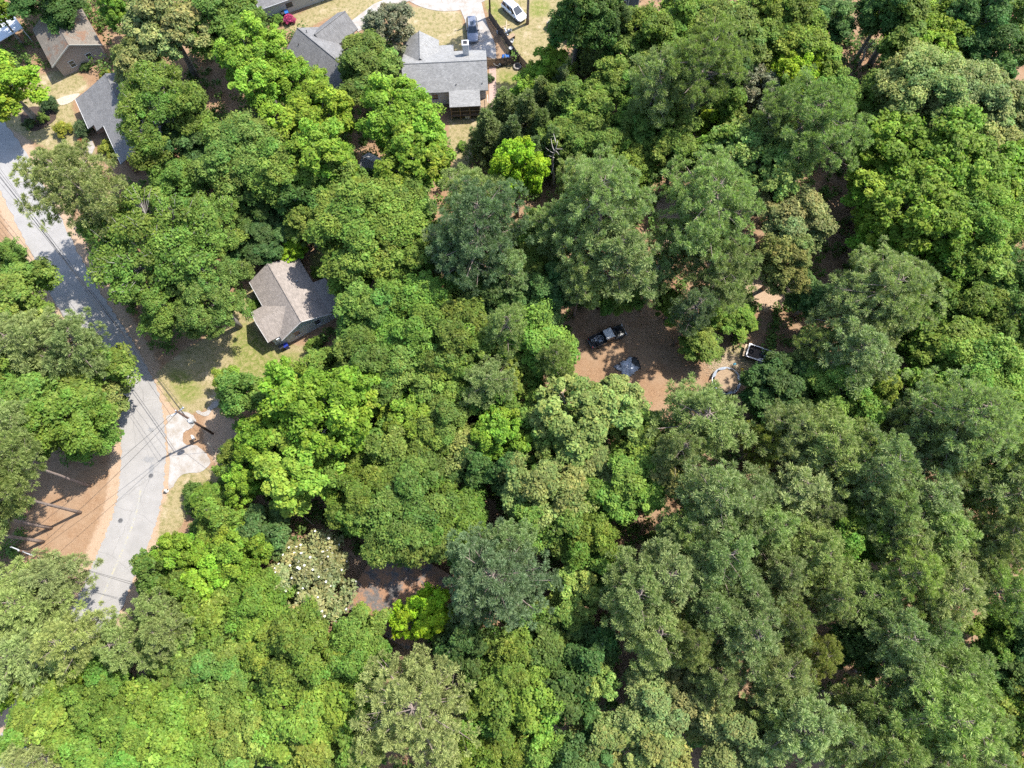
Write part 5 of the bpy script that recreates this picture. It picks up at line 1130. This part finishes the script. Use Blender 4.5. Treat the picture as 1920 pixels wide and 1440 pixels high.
# ------------------------------------------------------------------ undergrowth: low leafy cover nobody could count
rng = np.random.default_rng(77)
n = 15000
ux = rng.uniform(-95, 95, n); uy = rng.uniform(-24, 108, n)
OPEN = [poly_px(p) for p in DRY + GREEN + SOIL + [CLEARING]] + [poly_px([(740, -80), (950, -80), (960, 130), (860, 110), (760, 30)]), poly_px([(300, 740), (420, 740), (450, 900), (400, 930), (300, 950)]), poly_px([(0, 140), (170, 120), (190, 170), (180, 300), (60, 280), (0, 240)]), poly_px([(640, 60), (800, -30), (700, -60), (600, 0)])] + [poly_px([(205, 880), (225, 1000), (160, 1100), (60, 1050), (60, 860)])]
keep = road_dist(ux, uy) > 5.2
HS = [(F, -1, 11.5, -6.5, 7), (A, -1, 14.5, -8.5, 8), (B, -1, 12, -4.5, 9), (Ch, -3, 16, -1, 9), (D, -9, 1, -1, 8.5), (E_, -3, 14.5, -6.5, 6), (I_, -1, Lh + 1, -1, 11), (G, -1, 6, -1, 9)]
for i in range(n):
    if not keep[i]: continue
    if any(in_poly(ux[i], uy[i], p) for p in OPEN): keep[i] = False; continue
    for h, u0, u1, v0, v1 in HS:
        dx, dy = ux[i] - h.location.x, uy[i] - h.location.y; a = h.rotation_euler.z
        u = dx * math.cos(a) + dy * math.sin(a); v = -dx * math.sin(a) + dy * math.cos(a)
        if u0 < u < u1 and v0 < v < v1: keep[i] = False; break
lowf = np.sin(ux * .21 + 1) * np.sin(uy * .17) + .6 * np.sin(ux * .09 - uy * .13 + 2)
keep &= rng.random(n) < np.clip(.72 + .35 * lowf, .35, 1.0)
ux, uy = ux[keep], uy[keep]; m = len(ux); lv = 38
ci = np.repeat(np.arange(m), lv); hh = rng.uniform(.5, 2.6, m) ** 1.0
q = unit(rng.normal(size=(m * lv, 3))) * (rng.random(m * lv) ** .4)[:, None]
rad = rng.uniform(.5, 1.15, m)
P = np.stack([ux[ci], uy[ci], hh[ci] * .55 + .1], 1) + q * np.stack([rad[ci], rad[ci], hh[ci] * .5], 1)
Nn = unit(q * .4 + np.array([0, 0, .9]) + rng.normal(size=P.shape) * .4)
V, Fq = leaf_quads(P, Nn, rng.uniform(.13, .27, len(P)), rng)
tb_ = rng.uniform(.7, 1.2, m)[ci] * rng.uniform(.75, 1.2, len(P)); tint = np.repeat(np.stack([tb_, rng.normal(1, .12, len(P)), tb_ * 0], 1), 4, 0)
ug = bpy.data.objects.new('undergrowth', np_mesh('undergrowth', V, Fq, 4, 'leaf_broad', {'tint': tint})); C.objects.link(ug); ug.color = (0.085, 0.14, 0.03, 1)
tag(ug, 'low leafy undergrowth covering the forest floor', 'undergrowth', kind='stuff')
bpy.context.view_layer.update()
